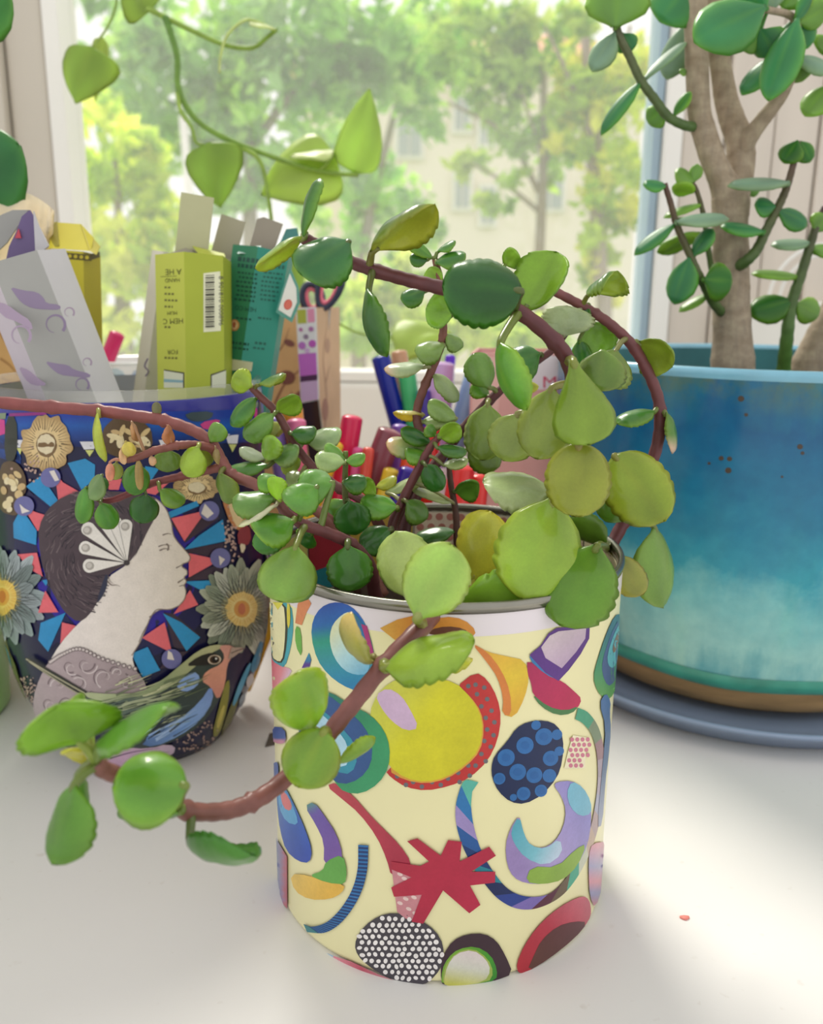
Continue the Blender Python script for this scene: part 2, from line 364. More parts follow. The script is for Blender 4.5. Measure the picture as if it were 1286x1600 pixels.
# ------------------------------------------------------------------ the setting: floor, wall, window
M['floor'] = simple('floor_wood', '9a7f62', .5, .2, 6, stretch=(1, 12, 1))
M['wall'] = simple('painted_wall', 'd6cec2', .7, .03, 8)
M['frame'] = simple('window_paint', 'e9e6de', .35, .02, 14, .15)
M['jamb'] = simple('jamb_paint', 'cbc3b6', .5, .03, 10)
M['bead'] = simple('glazing_bead', 'f0eee8', .35, .02, 14)
M['gasket'] = simple('gasket', '9fb6c4', .5, .05, 30)
M['panel'] = simple('panelling', 'd6ccc0', .55, .05, 9, stretch=(6, 6, .6))
M['pane'] = glass_mat('window_glass', .08)  # white veil in the pane puts a bright haze over the view outside
YW = .42
def structure(o): o['kind'] = 'structure'; return o
fl = structure(box('floor', (-2.2, -2.2, -.80), (2.2, YW+.02, -.75), M['floor']))
xl = atY(109, 200, YW)[0]; xr = atY(1008, 380, YW)[0]; zb = atY(580, 580, YW)[2]
wb = bpy.data.objects.new('wall_back', None); COL.objects.link(wb); structure(wb)
box('wall_section', (-2.2, YW+.03, -.75), (xl-.10, YW+.16, 1.7), M['jamb'], wb)
box('wall_section', (xr+.30, YW+.03, -.75), (2.2, YW+.16, 1.7), M['wall'], wb)
box('wall_section', (xl-.10, YW+.03, -.75), (xr+.30, YW+.16, zb-.055), M['wall'], wb)
box('wall_section', (xl-.10, YW+.03, 1.25), (xr+.30, YW+.16, 1.7), M['wall'], wb)
w1 = bpy.data.objects.new('window_1', None); COL.objects.link(w1); structure(w1)
fr = bpy.data.objects.new
box('frame_jamb', (xl-.16, YW-.012, zb-.06), (xl-.040, YW+.05, 1.3), M['jamb'], w1, .003)
box('frame_jamb', (xl-.039, YW-.004, zb-.06), (xl-.012, YW+.05, 1.3), M['jamb'], w1, .003)
box('glazing_bead', (xl-.0115, YW-.006, zb-.0085), (xl, YW+.03, 1.3), M['bead'], w1, .002)
box('frame_rail', (xl-.012, YW-.004, zb-.060), (xr+.03, YW+.05, zb-.0085), M['frame'], w1, .004)
box('glazing_bead', (xl, YW-.001, zb-.008), (xr, YW+.03, zb), M['bead'], w1, .002)
box('gasket', (xr+.0005, YW+.0, zb), (xr+.0065, YW+.03, 1.3), M['gasket'], w1, .001)
box('glazing_bead', (xr+.007, YW-.006, zb-.008), (xr+.020, YW+.03, 1.3), M['bead'], w1, .002)
box('frame_head', (xl-.04, YW-.004, 1.25), (xr+.03, YW+.05, 1.31), M['frame'], w1, .004)
box('pane', (xl-.004, YW+.016, zb-.004), (xr+.004, YW+.020, 1.26), M['pane'], w1)
# panelled reveal to the right of the glass: boards, each its own piece
wr = bpy.data.objects.new('wall_right', None); COL.objects.link(wr); structure(wr)
x = xr+.021
for i, wd in enumerate((.030, .034, .032, .034, .034, .034, .034, .034)):
    box('panel', (x, YW-.002-(.002 if i % 2 else 0), -.02), (x+wd-.0012, YW+.035, 1.3), M['panel'], wr, .0015); x += wd
box('frame_rail', (xr+.055, YW-.022, atY(1240, 545, YW)[2]), (xr+.40, YW-.003, atY(1240, 470, YW)[2]), M['frame'], wr, .003)
bs = structure(box('baseboard_back', (-2.2, YW-.012+.03, -.75), (2.2, YW+.0295, -.66), M['frame'], None, .003))

# ------------------------------------------------------------------ the white table the pots stand on
def table_mat():
    m, nt, b, o = new_mat('white_laminate'); n = noise(nt, 5, 5); r = ramp(nt, n.outputs[0], [(.3, 'dddbd9'), (.7, 'e3e1df')])
    n2 = noise(nt, 240, 2, .4); r2 = ramp(nt, n2.outputs[0], [(.70, (1, 1, 1)), (.80, (.82, .78, .74))]); c = mix(nt, .5, r.outputs[0], r2.outputs[0], 'MULTIPLY')
    nt.links.new(c, b.inputs['Base Color']); b.inputs['Roughness'].default_value = .38; b.inputs['Specular IOR Level'].default_value = .35
    n3 = noise(nt, 60, 3); bump(nt, b, n3.outputs[0], .03, .001); return m
M['table'] = table_mat()
tb = empty('table', 'white laminate table top carrying all the pots below the window', 'table', (0, 0, -.75))
box('tabletop', (-1.0, -.42, -.028), (1.0, YW-.024, 0), M['table'], tb, .003)
for sx in (-.92, .92):
    for sy in (-.36, .33): box('leg', (sx-.025, sy-.025, -.75), (sx+.025, sy+.025, -.0285), M['frame'], tb, .003)
fk = obj('red_fleck', *(lambda q: (np.array([[q[0]+.0014*math.cos(a)*(1+.5*math.sin(3*a)), q[1]+.0009*math.sin(a), z] for z in (0.00002, .0004) for a in np.linspace(0, 6.28, 9)[:-1]]),
     [list(range(8))[::-1], list(range(8, 16))]+[[i, (i+1) % 8, 8+(i+1) % 8, 8+i] for i in range(8)]))(atZ(1070, 1435)), simple('red_crumb', 'e88a80', .6))
tag(fk, 'tiny pinkish red crumb lying on the bare white table', 'crumb')
fk = obj('dry_leaf_scrap', *(lambda q: (np.array([q+np.array(p) for p in ((-.002, 0, 0.0001), (.002, .002, .0001), (.003, .006, .0035), (-.001, .005, .003), (-.002, 0, .0005), (.002, .002, .0006), (.003, .006, .004), (-.001, .005, .0035))]),
     [[3, 2, 1, 0], [4, 5, 6, 7], [0, 1, 5, 4], [1, 2, 6, 5], [2, 3, 7, 6], [3, 0, 4, 7]]))(atZ(422, 1168)), simple('scrap', '4a4038', .7), None, False)
tag(fk, 'small dark dry leaf scrap on the table beside the collage tin', 'leaf scrap')

# ------------------------------------------------------------------ outside: ground, house, trees
M['lawn'] = simple('lawn', '7f9a50', .9, .3, .6)
M['facade'] = simple('facade', 'f0e6d6', .8, .05, .5); M['roof'] = simple('roof_tiles', 'd8956a', .7, .15, 1.2)
M['dark_pane'] = simple('window_panes_far', 'a9b0b2', .2, .15, .6); M['bark'] = simple('tree_bark', '8f8272', .85, .2, 8, stretch=(1, 1, .3))
gz = -7.0
structure(box('ground_outside', (-60, 1.5, gz-.1), (60, 80, gz), M['lawn']))
def house(name, label, x0, x1, ytop, Y, wins, roof=True, dep=6):
    t = empty(name, label, 'building', (0, Y, gz)); a, b = atY(x0, ytop, Y), atY(x1, ytop, Y); zt = a[2]
    box('wall', (a[0], Y, gz), (b[0], Y+dep, zt), M['facade'], t)
    if roof:
        V = np.array([(a[0]-.4, Y-.5, zt), (b[0]+.4, Y-.5, zt), (b[0]+.4, Y+dep+.5, zt), (a[0]-.4, Y+dep+.5, zt), (a[0]+1, Y+dep/2, zt+1.3), (b[0]-1, Y+dep/2, zt+1.3)])
        obj('roof', V, [[0, 1, 5, 4], [2, 3, 4, 5], [0, 4, 3], [1, 2, 5], [3, 2, 1, 0]], M['roof'], t, False)
    for px, py, w, h in wins:
        p = atY(px, py, Y); sx = w*depth(p)/F/2; sz = h*depth(p)/F/2
        f = box('window', (p[0]-sx-.08, Y-.10, p[2]-sz-.08), (p[0]+sx+.08, Y-.001, p[2]+sz+.08), M['frame'], t, .02)
        for k in (0, 1): box('pane', (p[0]-sx+k*(sx+.02), Y-.13, p[2]-sz), (p[0]-.02+k*(sx+.02), Y-.101, p[2]+sz), M['dark_pane'], f)
house('apartment_house', 'cream apartment house with pale grey windows seen beyond the trees', 560, 1010, 100, 17, [(640, 220, 34, 44), (722, 300, 20, 46), (762, 322, 18, 52), (640, 330, 30, 44), (722, 180, 20, 44), (860, 300, 34, 50), (940, 300, 34, 50), (760, 200, 18, 48)])
house('white_house', 'white house wall glimpsed between the green treetops', 470, 575, 110, 24, [(500, 150, 24, 30), (545, 150, 24, 30), (500, 260, 24, 40)])
def blobs(spec, Y, n, size, cols, seed, up=.4):
    """leaves of a crown: small bent quads in clusters, each with its own green"""
    rg = np.random.default_rng(seed); V = []; C = []; tot = sum(b[2]*b[3] for b in spec); cl = [lin(c) for c in cols]
    for bx, by, rx, ry in spec:
        k = int(n*rx*ry/tot); c = atY(bx, by, Y); dp = depth(c)/F; r = np.array([rx*dp, (rx+ry)/2*dp, ry*dp])
        nc = max(4, k//22); cc = rg.normal(size=(nc, 3)); cc /= np.linalg.norm(cc, axis=1, keepdims=True); cc = c+cc*r*rg.uniform(.25, 1, (nc, 1))**.6
        ci = rg.integers(0, nc, k); p = cc[ci]+rg.normal(size=(k, 3))*r.mean()*.17; col = np.array(cl)[rg.integers(0, len(cl), nc)][ci]*rg.uniform(.8, 1.2, (k, 1))
        u = rg.normal(size=(k, 3)); u /= np.linalg.norm(u, axis=1, keepdims=True); w = np.cross(u, rg.normal(size=(k, 3))+[0, 0, up]); w /= np.linalg.norm(w, axis=1, keepdims=True)+1e-9
        s = size*rg.uniform(.6, 1.3, (k, 1)); nn = np.cross(u, w)*s*.25
        V.append(np.stack([p-u*s-w*s*.0, p-w*s*.55+nn, p+u*s, p+w*s*.55+nn], 1).reshape(-1, 3)); C.append(np.repeat(col, 4, 0))
    V = np.concatenate(V); C = np.concatenate(C); Fc = np.arange(len(V)).reshape(-1, 4).tolist(); return V, Fc, C
def tree(name, label, Y, spec, n, size, cols, trunks, seed, cat='tree', group=None):
    q = trunks[0][0][0] if trunks else (spec[0][0], spec[0][1]); b = atY(q[0], q[1], Y); t = empty(name, label, cat, (b[0], Y, gz), group)
    V, Fc, C = blobs(spec, Y, n, size, cols, seed); o = obj('crown', V, Fc, M['far_leaf'], t, False, C); o['kind'] = 'stuff'
    for i, (pts, r0, r1) in enumerate(trunks):
        P = np.array([atY(p[0], p[1], Y+(.0 if len(p) < 3 else p[2])) for p in pts])
        if i == 0: P = np.vstack([[P[0][0], P[0][1], gz], P])
        P = spline(P, 4); v, f = tubeVF(P, np.linspace(r0, r1, len(P)), 8); obj('trunk' if i == 0 else 'branch', v, f, M['bark'], t)
    return t
tree('lime_tree', 'yellow green lime coloured tree low behind the incense boxes', 7, [(170, 230, 70, 70), (160, 360, 90, 90), (220, 300, 60, 80), (190, 470, 110, 90), (250, 420, 60, 90)], 2000, .085, ['dce850', 'c8dc48', 'e8ec70', 'b0cc48'], [([(200, 600), (190, 420), (180, 250)], .10, .02)], 3)
tree('round_tree', 'large mid green leafy tree filling the upper left of the window', 10.5, [(190, 90, 110, 100), (330, 60, 120, 90), (300, 190, 100, 90), (420, 180, 110, 90), (470, 60, 120, 100), (560, 40, 90, 90), (560, 130, 70, 60), (360, 270, 90, 60), (250, 230, 80, 60)], 3500, .12, ['a4d06c', '8cc060', 'b4dc74', '74a854', 'a0c888'], [([(400, 600), (390, 300), (400, 60)], .16, .04), ([(395, 330), (330, 200), (300, 80)], .07, .02), ([(400, 220), (470, 130), (560, 40)], .06, .02)], 4)
tree('broad_tree', 'green tree with drooping boughs in front of the cream house', 12.5, [(560, 230, 70, 60), (600, 300, 80, 50), (640, 160, 70, 60), (520, 330, 70, 60), (650, 380, 50, 36), (660, 60, 90, 80), (600, 90, 60, 50)], 1900, .12, ['98c86c', 'acd878', '80b460', 'bcdc84'], [([(560, 620), (570, 380), (620, 160)], .16, .04), ([(580, 330), (520, 300), (480, 260)], .05, .02)], 5)
tree('bare_tree', 'thin dark trunked tree with sparse leaves before the cream house', 8.4, [(800, 150, 90, 60), (770, 250, 60, 36), (860, 230, 50, 50), (740, 60, 90, 60), (850, 60, 80, 60), (780, 330, 40, 20)], 1500, .085, ['a8c860', '90b850', 'c0d470', '7ca850'], [([(838, 620), (842, 420), (848, 280), (850, 100)], .075, .03), ([(842, 300), (790, 210), (700, 160)], .03, .012), ([(845, 260), (900, 190), (930, 120)], .03, .012), ([(842, 330), (780, 280), (730, 250)], .025, .01), ([(846, 240), (820, 160), (790, 60)], .02, .008)], 6)
tree('ivy_tree', 'yellow leaved tree with an ivy covered trunk near the right window edge', 7.5, [(960, 250, 50, 90), (940, 140, 80, 70), (890, 150, 50, 50), (1000, 100, 60, 60), (930, 350, 34, 70), (990, 330, 34, 60), (950, 430, 36, 50), (900, 210, 40, 40)], 1700, .075, ['d0dc48', 'b8d048', 'e0e060', 'a0c040'], [([(940, 640), (938, 420), (925, 250), (915, 60)], .085, .04), ([(925, 250), (960, 150), (985, 40)], .04, .015), ([(915, 180), (880, 100), (850, 40)], .03, .01)], 7)
tree('garden_shrub', 'bright light green shrub low outside behind the pens', 6, [(560, 500, 90, 60), (680, 520, 90, 50), (460, 470, 60, 60), (800, 540, 90, 40), (620, 440, 50, 30)], 2000, .075, ['c4d868', 'a8cc58', 'd4e080'], [([(600, 640), (600, 520)], .06, .03)], 8, 'shrub')
o = obj('lamp_post', *tubeVF(np.array([[*atY(297, 320, 6)[:2], gz], atY(297, 320, 6), atY(286, 182, 6)]), .028, 8), M['bead']); tag(o, 'slim white post outside the window behind the hanging vine', 'post')
# ------------------------------------------------------------------ the trailing succulent in the collage tin
pl = empty('trailing_succulent', 'trailing succulent with rounded scalloped leaves growing from the abstract collage tin', 'plant', (0, 0, .07))
P1 = Plant(pl, M['leaf'], M['stem'], ('5e3038', '8a5a52'))
S, L = P1.stem, P1.leaf
S('front', [(735, 935, -.012), (700, 945, -.030), (660, 978, -.058), (600, 1040, -.068), (545, 1108, -.074), (498, 1165, -.078), (440, 1222, -.084), (392, 1254, -.090), (345, 1268, -.094), (292, 1266, -.098), (240, 1245, -.101), (200, 1218, -.104), (163, 1203, -.106), (150, 1190, -.107)], .0021, .0015, ('7a4a48', '8a5a50'), (2, 3, 7, 9))
S('arch', [(790, 930, .002), (815, 880, -.004), (856, 800, -.012), (885, 720, -.020), (897, 640, -.026), (893, 580, -.030), (868, 535, -.032), (812, 488, -.032), (755, 468, -.031), (690, 450, -.030), (640, 438, -.029), (590, 424, -.028), (545, 408, -.027), (505, 388, -.027), (474, 372, -.027)], .0022, .0014, ('5e3038', '6a3e40'), (6, 8, 11))
S('right', [(890, 930, .006), (925, 895, .010), (950, 860, .014), (975, 815, .018), (1005, 755, .020), (1027, 695, .020), (1031, 640, .020), (1020, 598, .020), (992, 545, .020), (960, 512, .020), (930, 490, .020), (895, 470, .020), (860, 452, .020), (845, 445, .020)], .0022, .0012, ('5e3038', '7a4a4a'), (3, 6, 8, 10))
S('mid', [(630, 890, .004), (615, 830, .008), (640, 765, .012), (668, 705, .015), (655, 672, .017), (652, 640, .018), (665, 600, .018), (682, 560, .018), (692, 525, .018), (692, 480, .018), (688, 440, .018), (680, 405, .018)], .0017, .0010, ('5a2c34', '8a5a48'), (4, 6, 8))
S('midb', [(625, 880, .002), (612, 830, .004), (628, 785, .006), (655, 730, .008), (672, 700, .009), (688, 680, .010), (700, 668, .010)], .0016, .0009, ('5a2c34', '7a4440'))
S('back', [(640, 890, .016), (632, 830, .020), (661, 753, .026), (697, 705, .030), (722, 672, .030), (764, 627, .030), (812, 583, .030), (860, 549, .030), (885, 520, .030)], .0021, .0010, ('4a2428', '6a3a3c'), (4, 5))
S('short', [(716, 880, .022), (714, 845, .024), (712, 800, .026), (705, 760, .028), (702, 728, .030), (706, 705, .030)], .0012, .0008, ('4a2a28', '6a4a3a'))
S('left', [(600, 960, -.010), (585, 925, -.014), (578, 885, -.018), (549, 851, -.022), (510, 832, -.026), (477, 821, -.028), (452, 806, -.030), (436, 786, -.031), (425, 768, -.032)], .0020, .0011, ('5e3038', '7a4a48'), (3, 5))
S('shoot', [(560, 930, .000), (548, 880, .000), (542, 835, .000), (540, 790, .000), (539, 755, .000), (540, 722, .000), (540, 705, .0)], .0011, .0007, ('4a2a28', '6a7a38'))
S('far', [(620, 900, .004), (602, 840, .006), (570, 785, .010), (532, 764, .014), (494, 735, .016), (462, 698, .018), (448, 672, .018), (430, 642, .018), (407, 620, .018), (390, 602, .018)], .0017, .0010, ('6a3a38', '7a4a48'), (3, 5, 7))
S('trail', [(600, 930, -.004), (570, 880, -.004), (523, 822, -.004), (488, 794, -.004), (436, 779, -.004), (399, 757, -.003), (362, 742, -.002), (346, 720, -.001), (328, 690, .0), (300, 672, .001), (256, 657, .002), (214, 650, .002), (154, 642, .002), (80, 636, .002), (0, 629, .001), (-90, 622, .0)], .0016, .0018, ('8a5a50', '8a4a4a'), (6, 8, 10, 12, 13))
S('dry', [(336, 706, .0), (326, 699, -.003), (300, 695, -.006), (277, 696, -.008), (258, 700, -.009), (241, 704, -.010), (222, 712, -.010), (207, 717, -.010), (190, 720, -.010)], .0013, .0009, ('8a5048', '7a4a40'), (3, 5))
S('low', [(352, 728, -.002), (337, 732, .000), (310, 738, .002), (284, 744, .004), (258, 750, .004), (232, 757, .004), (205, 770, .004), (167, 783, .004), (140, 772, .004)], .0013, .0009, ('8a5048', '7a3a40'), (3, 5))
# front trailing stem
L('front', 485, 1140, 463, 1050, 66, 25, 'u', 1.0, .7, 'L', -.004, -.006)
L('front', 506, 1142, 464, 1230, 94, 12, 'u', .85, .6, 'L', -.008, -.006, teeth=.006, prof='disc')
L('front', 524, 1190, 587, 1152, 40, 70, 'd', 1.1, 1.0, 'L', -.002, .004)
L('front', 290, 1228, 176, 1226, 118, 20, 'u', .9, .6, ('6aa438', '9cc043', '8ab048'), -.010, -.002, teeth=.004, prof='disc')
L('front', 284, 1268, 188, 1278, 44, 62, 'd', .7, .3, 'U', -.002, .004)
L('front', 297, 1314, 399, 1337, 80, 62, 'd', 1.0, 1.15, ('4f8a2c', '3f7a26', '5a9a34'), -.004, -.006)
L('front', 117, 1226, 84, 1352, 66, 42, 'l', .9, .3, ('5f942c', '7aa83a', '88ac40'), -.004, -.006)
L('front', 122, 1210, 112, 1330, 44, 55, 'r', .7, .3, 'U', .004, .0)
L('front', 126, 1162, 92, 1100, 112, 150, 'u', .6, .4, ('b4d860', '7cae2a', 'b4d450'), -.002, -.004)
L('front', 140, 1172, 100, 1180, 40, 120, 'u', .6, .3, 'Y', .004, .0)
L('front', 128, 1110, 118, 1086, 30, 60, 'r', .6, .3, 'L', .004, .0)
L('front', 130, 1165, 148, 1160, 36, 30, 'u', .5, .3, 'L', .010, .0)
L('front', 157, 1162, 262, 1106, 62, 55, 'u', 1.15, .5, ('68a43a', '84b430', 'b4c840'), -.002, -.010)
L('front', 602, 1044, 742, 1002, 82, 62, 'u', .65, .65, ('9cb83c', '8cae30', 'd8d850'), -.004, -.004, teeth=.05)
L('front', 618, 1050, 738, 1030, 60, 95, 'u', .7, .5, 'Y', .006, .004, teeth=.05)
L('front', 586, 1031, 550, 956, 46, 66, 205, .9, 2.1, ('a4ac54', 'b8bc74', 'd8d094'), .002, -.004, tipc='dcc878', prof='oval')
L('front', 652, 967, 706, 850, 106, 15, 'u', .85, .8, ('a2c25e', 'b4c868', 'd0d470'), -.012, .006, lump=.05)
L('front', 640, 935, 618, 830, 86, 25, 'l', .6, .4, ('acc474', 'b8cc7c', 'c4d084'), .012, .006, lump=.05)
L('front', 741, 908, 766, 798, 90, 28, 'l', .55, .45, ('c0c848', 'd0d04c', 'e4e068'), .006, .0)
L('front', 715, 946, 866, 958, 92, 50, 'd', .8, .75, ('88b034', '7ca42a', 'b8c840'), -.012, -.006, teeth=.05)
L('front', 740, 938, 790, 912, 40, 50, 'u', .5, .3, 'P', .012, .004)
# big arch and the large leaves beneath it
L('arch', 864, 778, 826, 942, 136, 16, 'r', .6, .6, ('98b83e', 'acc040', 'dcd850'), -.020, -.010, teeth=.04, lump=.05)
L('arch', 835, 938, 768, 900, 46, 30, 'u', .6, .4, ('c8c840', 'd4d050', 'd8d058'), -.008, .0)
L('arch', 862, 768, 754, 752, 66, 55, 'u', .6, .3, ('a4ba84', 'b8c890', 'ccd4a8'), -.012, .0, lump=.06, teeth=.06)
L('arch', 904, 692, 902, 808, 104, 8, 'u', .65, .35, ('8f9a34', 'a0a43c', 'c0b060'), -.022, -.004, lump=.04, prof='disc')
L('arch', 896, 566, 921, 696, 98, 25, 'u', .8, .45, ('86a838', '9cb840', 'a8b850'), -.014, -.006, prof='spoon', teeth=.01)
L('arch', 863, 606, 838, 718, 88, 22, 'l', .65, .4, ('96a848', 'a8b450', 'b8b868'), -.004, -.002)
L('arch', 812, 646, 786, 720, 78, 25, 'u', .8, .4, ('90a450', 'a4b458', 'b8b870'), .004, .0)
L('arch', 942, 548, 935, 612, 76, 35, 'u', .9, .5, ('6f8e38', '8aa044', 'a0906a'), .002, -.004, pet=False)
L('arch', 814, 455, 691, 444, 106, 24, 'u', .85, .35, ('1f5a1e', '4a8a22', '4f8a30'), -.016, .0, prof='disc')
L('arch', 788, 414, 808, 392, 36, 120, 'u', .6, .4, 'G', .010, .0)
L('arch', 820, 486, 872, 394, 72, 150, 'r', 1.05, .5, ('2c6428', '8cbc30', '4a7a30'), .006, .004)
L('arch', 782, 535, 824, 641, 50, 72, 'l', 1.0, 1.2, 'M', -.012, -.006)
L('arch', 545, 378, 468, 428, 72, 30, 'u', .85, .5, ('2f7038', '6a9c3c', '6a9a50'), -.008, -.008)
L('arch', 474, 372, 399, 420, 36, 98, 'u', .8, .55, ('8aac70', 'b4cc40', 'd0d890'), -.004, -.004)
L('arch', 476, 372, 500, 278, 34, 70, 'l', 1.0, .9, 'G', -.004, .004)
L('arch', 582, 394, 679, 318, 66, 82, 'u', 1.1, .85, ('2c6a34', 'b4b838', 'b8a850'), -.004, -.006)
L('arch', 576, 452, 606, 557, 48, 78, 'l', 1.05, 1.3, ('336e28', '6a9830', '7a9c38'), -.006, -.006)
# right arch
L('right', 921, 460, 964, 424, 54, 78, 'u', 1.2, .6, ('2f7028', 'a8bc38', '88a83a'), -.004, -.006)
L('right', 925, 503, 940, 555, 58, 160, 'd', .7, .3, ('4a8a30', '7cae30', '88b038'), .004, .002)
L('right', 997, 536, 1052, 572, 58, 125, 'u', .9, .9, ('4f8a34', '9aa838', '7aa044'), .0, -.004)
L('right', 962, 548, 930, 600, 66, 30, 'u', .8, .5, ('7a9440', '94a848', 'b09878'), -.012, -.008)
L('right', 1022, 644, 963, 662, 30, 62, 'u', .8, .9, 'G', -.002, -.004)
L('right', 1039, 645, 1050, 709, 32, 70, 'r', 1.0, 1.3, ('4f8a34', '8aa040', 'd8b8a0'), -.002, -.004, tipc='e4c8b4')
L('right', 960, 712, 1037, 816, 106, 14, 'r', .6, .4, ('8ea42e', 'a0ac34', 'd8d468'), -.020, -.006, lump=.04, prof='disc')
L('right', 970, 760, 948, 816, 56, 12, 'u', .5, .3, ('557f24', '6a902a', '8a9c3a'), -.008, .0)
L('right', 1022, 824, 1036, 950, 62, 48, 'r', .9, .6, ('739a44', '86a848', 'a8b470'), -.002, -.006)
L('right', 958, 868, 1004, 930, 54, 20, 'u', .7, .5, ('8c9440', 'a8a448', 'a88a58'), -.012, -.006)
L('right', 934, 852, 875, 978, 118, 20, 'u', .6, .5, ('6a9a28', '80a830', 'a8b040'), -.052, -.010, teeth=.05)
L('right', 948, 850, 884, 812, 42, 55, 'd', .8, .4, ('6a9430', '5f8a28', 'a890a0'), -.014, .0)
L('right', 882, 524, 889, 478, 84, 35, 'u', .7, .4, ('a8b890', 'b8c898', 'c8d0a8'), -.004, .0, lump=.06, teeth=.06)
L('right', 920, 478, 890, 502, 34, 50, 'u', .8, .4, 'D', .0, .0)
L('right', 905, 530, 915, 590, 34, 30, 'u', .7, .4, 'D', .004, .0)
# middle stem and rosette
L('mid', 676, 404, 629, 368, 20, 40, 'u', .7, .3, 'M'); L('mid', 668, 407, 640, 402, 22, 30, 'u', .8, .4, 'D')
L('mid', 684, 394, 712, 376, 20, 65, 'u', .8, .5, 'G'); L('mid', 682, 412, 728, 396, 28, 50, 'u', .8, .5, 'G', -.002)
L('mid', 688, 445, 670, 418, 30, 130, 'u', .8, .4, 'G'); L('mid', 664, 456, 626, 468, 30, 35, 'u', .9, .5, 'D')
L('mid', 708, 492, 666, 480, 62, 140, 'l', 1.1, .5, ('3a7428', '86b830', '5a8a34'), -.002); L('mid', 694, 541, 648, 549, 34, 45, 'u', 1.0, .5, ('86a858', '8aa84a', 'b8c890'), -.003)
L('mid', 696, 524, 724, 542, 24, 50, 'u', .9, .5, ('86a858', '8aa84a', 'c0b878')); L('mid', 662, 574, 600, 577, 30, 60, 'u', .8, .6, ('a8b890', 'b0bc80', 'd8c8b0'), -.002, .0, tipc='d8c0a8')
L('mid', 676, 586, 716, 627, 26, 62, 'r', .9, 1.2, ('a0b480', 'a4b870', 'c8d0a0')); L('mid', 662, 650, 614, 645, 24, 100, 'u', .9, .5, ('c8cc98', 'd8c858', 'e8e8c0'))
L('mid', 712, 655, 669, 627, 30, 45, 'u', .8, .5, ('90ae60', '9cb868', 'c0cc98')); L('mid', 660, 660, 708, 650, 24, 50, 'u', .8, .4, 'P')
L('mid', 672, 692, 626, 670, 26, 40, 'u', .9, .5, 'D', -.003); L('mid', 668, 700, 603, 692, 34, 45, 'u', .8, .4, 'P', -.001, .0, lump=.07, tipc='d8b888')
L('mid', 668, 712, 632, 705, 28, 55, 'u', .9, .5, 'M', -.004)
# branch with the lime leaf
L('midb', 686, 684, 720, 666, 34, 145, 'u', .7, .4, ('5a9a34', 'a0c840', 'a8c858'), -.002); L('midb', 680, 682, 668, 664, 20, 50, 'u', .8, .4, 'M')
L('midb', 683, 700, 730, 706, 22, 55, 'u', .8, .5, ('3f7a34', '86a848', 'b0c488'), -.003); L('midb', 693, 727, 732, 718, 20, 60, 'u', .8, .4, 'P', -.001)
L('midb', 664, 726, 691, 766, 36, 20, 'u', .7, .3, ('2f7028', '5a9430', '6a9a44'), -.006); L('midb', 635, 784, 668, 810, 38, 40, 'u', .9, .5, ('567e30', '7a9840', '98a450'), -.003)
L('midb', 709, 786, 641, 762, 18, 60, 'u', .5, .2, ('b0bc88', 'a8b878', 'd0d4a8'), .004); L('midb', 620, 794, 563, 782, 40, 45, 'u', .85, .5, 'M', -.006)
L('midb', 604, 770, 668, 742, 22, 60, 'u', .6, .2, 'P', .006); L('midb', 588, 762, 620, 746, 18, 50, 'u', .8, .4, 'Y', .008, pet=False)
L('midb', 611, 828, 560, 852, 44, 40, 'u', .8, .4, ('336a28', '5a8a34', '8a9c50'), -.008, .0, lump=.08)
# back stem: leaves behind the arch
L('back', 762, 631, 754, 720, 66, 25, 'u', .75, .5, ('86a044', '9cb850', 'b0c468'), -.006, -.006, lump=.06); L('back', 790, 604, 842, 604, 20, 40, 'u', .6, .3, 'Y')
L('back', 843, 553, 793, 570, 56, 28, 'u', .9, .5, ('3a7a2a', '6a9c38', '6a9a44'), -.004); L('back', 764, 606, 740, 552, 48, 35, 'u', .9, .6, ('76a04c', '8aac50', 'b0c890'), -.004)
L('back', 734, 690, 780, 730, 54, 25, 'u', .6, .3, ('6a8a30', '80983a', '98a450'), .002, pet=False); L('back', 762, 620, 742, 592, 30, 60, 'u', .9, .5, 'M', .002)
L('short', 711, 831, 648, 839, 26, 58, 'u', .8, .6, ('3f7a34', '6a9a3c', '98b460')); L('short', 711, 769, 749, 757, 34, 130, 'u', .9, .6, ('4a8a34', '74a83c', 'a8c070'), -.002)
# left stem rosette
L('left', 462, 854, 438, 941, 86, 20, 'u', .85, .5, ('86ac48', '98b850', 'b8c870'), -.012, -.010, teeth=.01); L('left', 543, 852, 549, 924, 74, 15, 'd', .6, .3, ('3f7a24', '5a902a', '84a844'), -.004, -.004)
L('left', 458, 815, 394, 826, 52, 42, 'u', .8, .4, 'M', -.006, -.006); L('left', 450, 830, 394, 850, 44, 25, 'u', .8, .5, ('3f8428', '5a942e', '74a038'), .004)
L('left', 432, 789, 372, 822, 22, 70, 'u', .5, .2, ('d8d8c0', 'c0c898', 'e8e4d4'), -.006); L('left', 428, 782, 362, 782, 42, 50, 'u', .85, .5, ('6a9840', '8aa850', 'd8d8c0'), -.003)
L('left', 438, 782, 425, 744, 30, 40, 'l', .6, .3, ('9ccc30', 'a8d040', 'b4d850'), -.006); L('left', 495, 762, 448, 790, 50, 25, 'u', .85, .4, ('5f9a3c', '80ac48', 'a8c470'), -.010, -.006)
L('left', 520, 756, 465, 752, 60, 38, 'u', .85, .4, ('66a044', '86b04c', 'b0c880'), .004, .0); L('left', 436, 755, 402, 748, 32, 40, 'u', .85, .5, 'M')
L('left', 488, 835, 470, 850, 38, 20, 'd', .7, .3, 'D', .006)
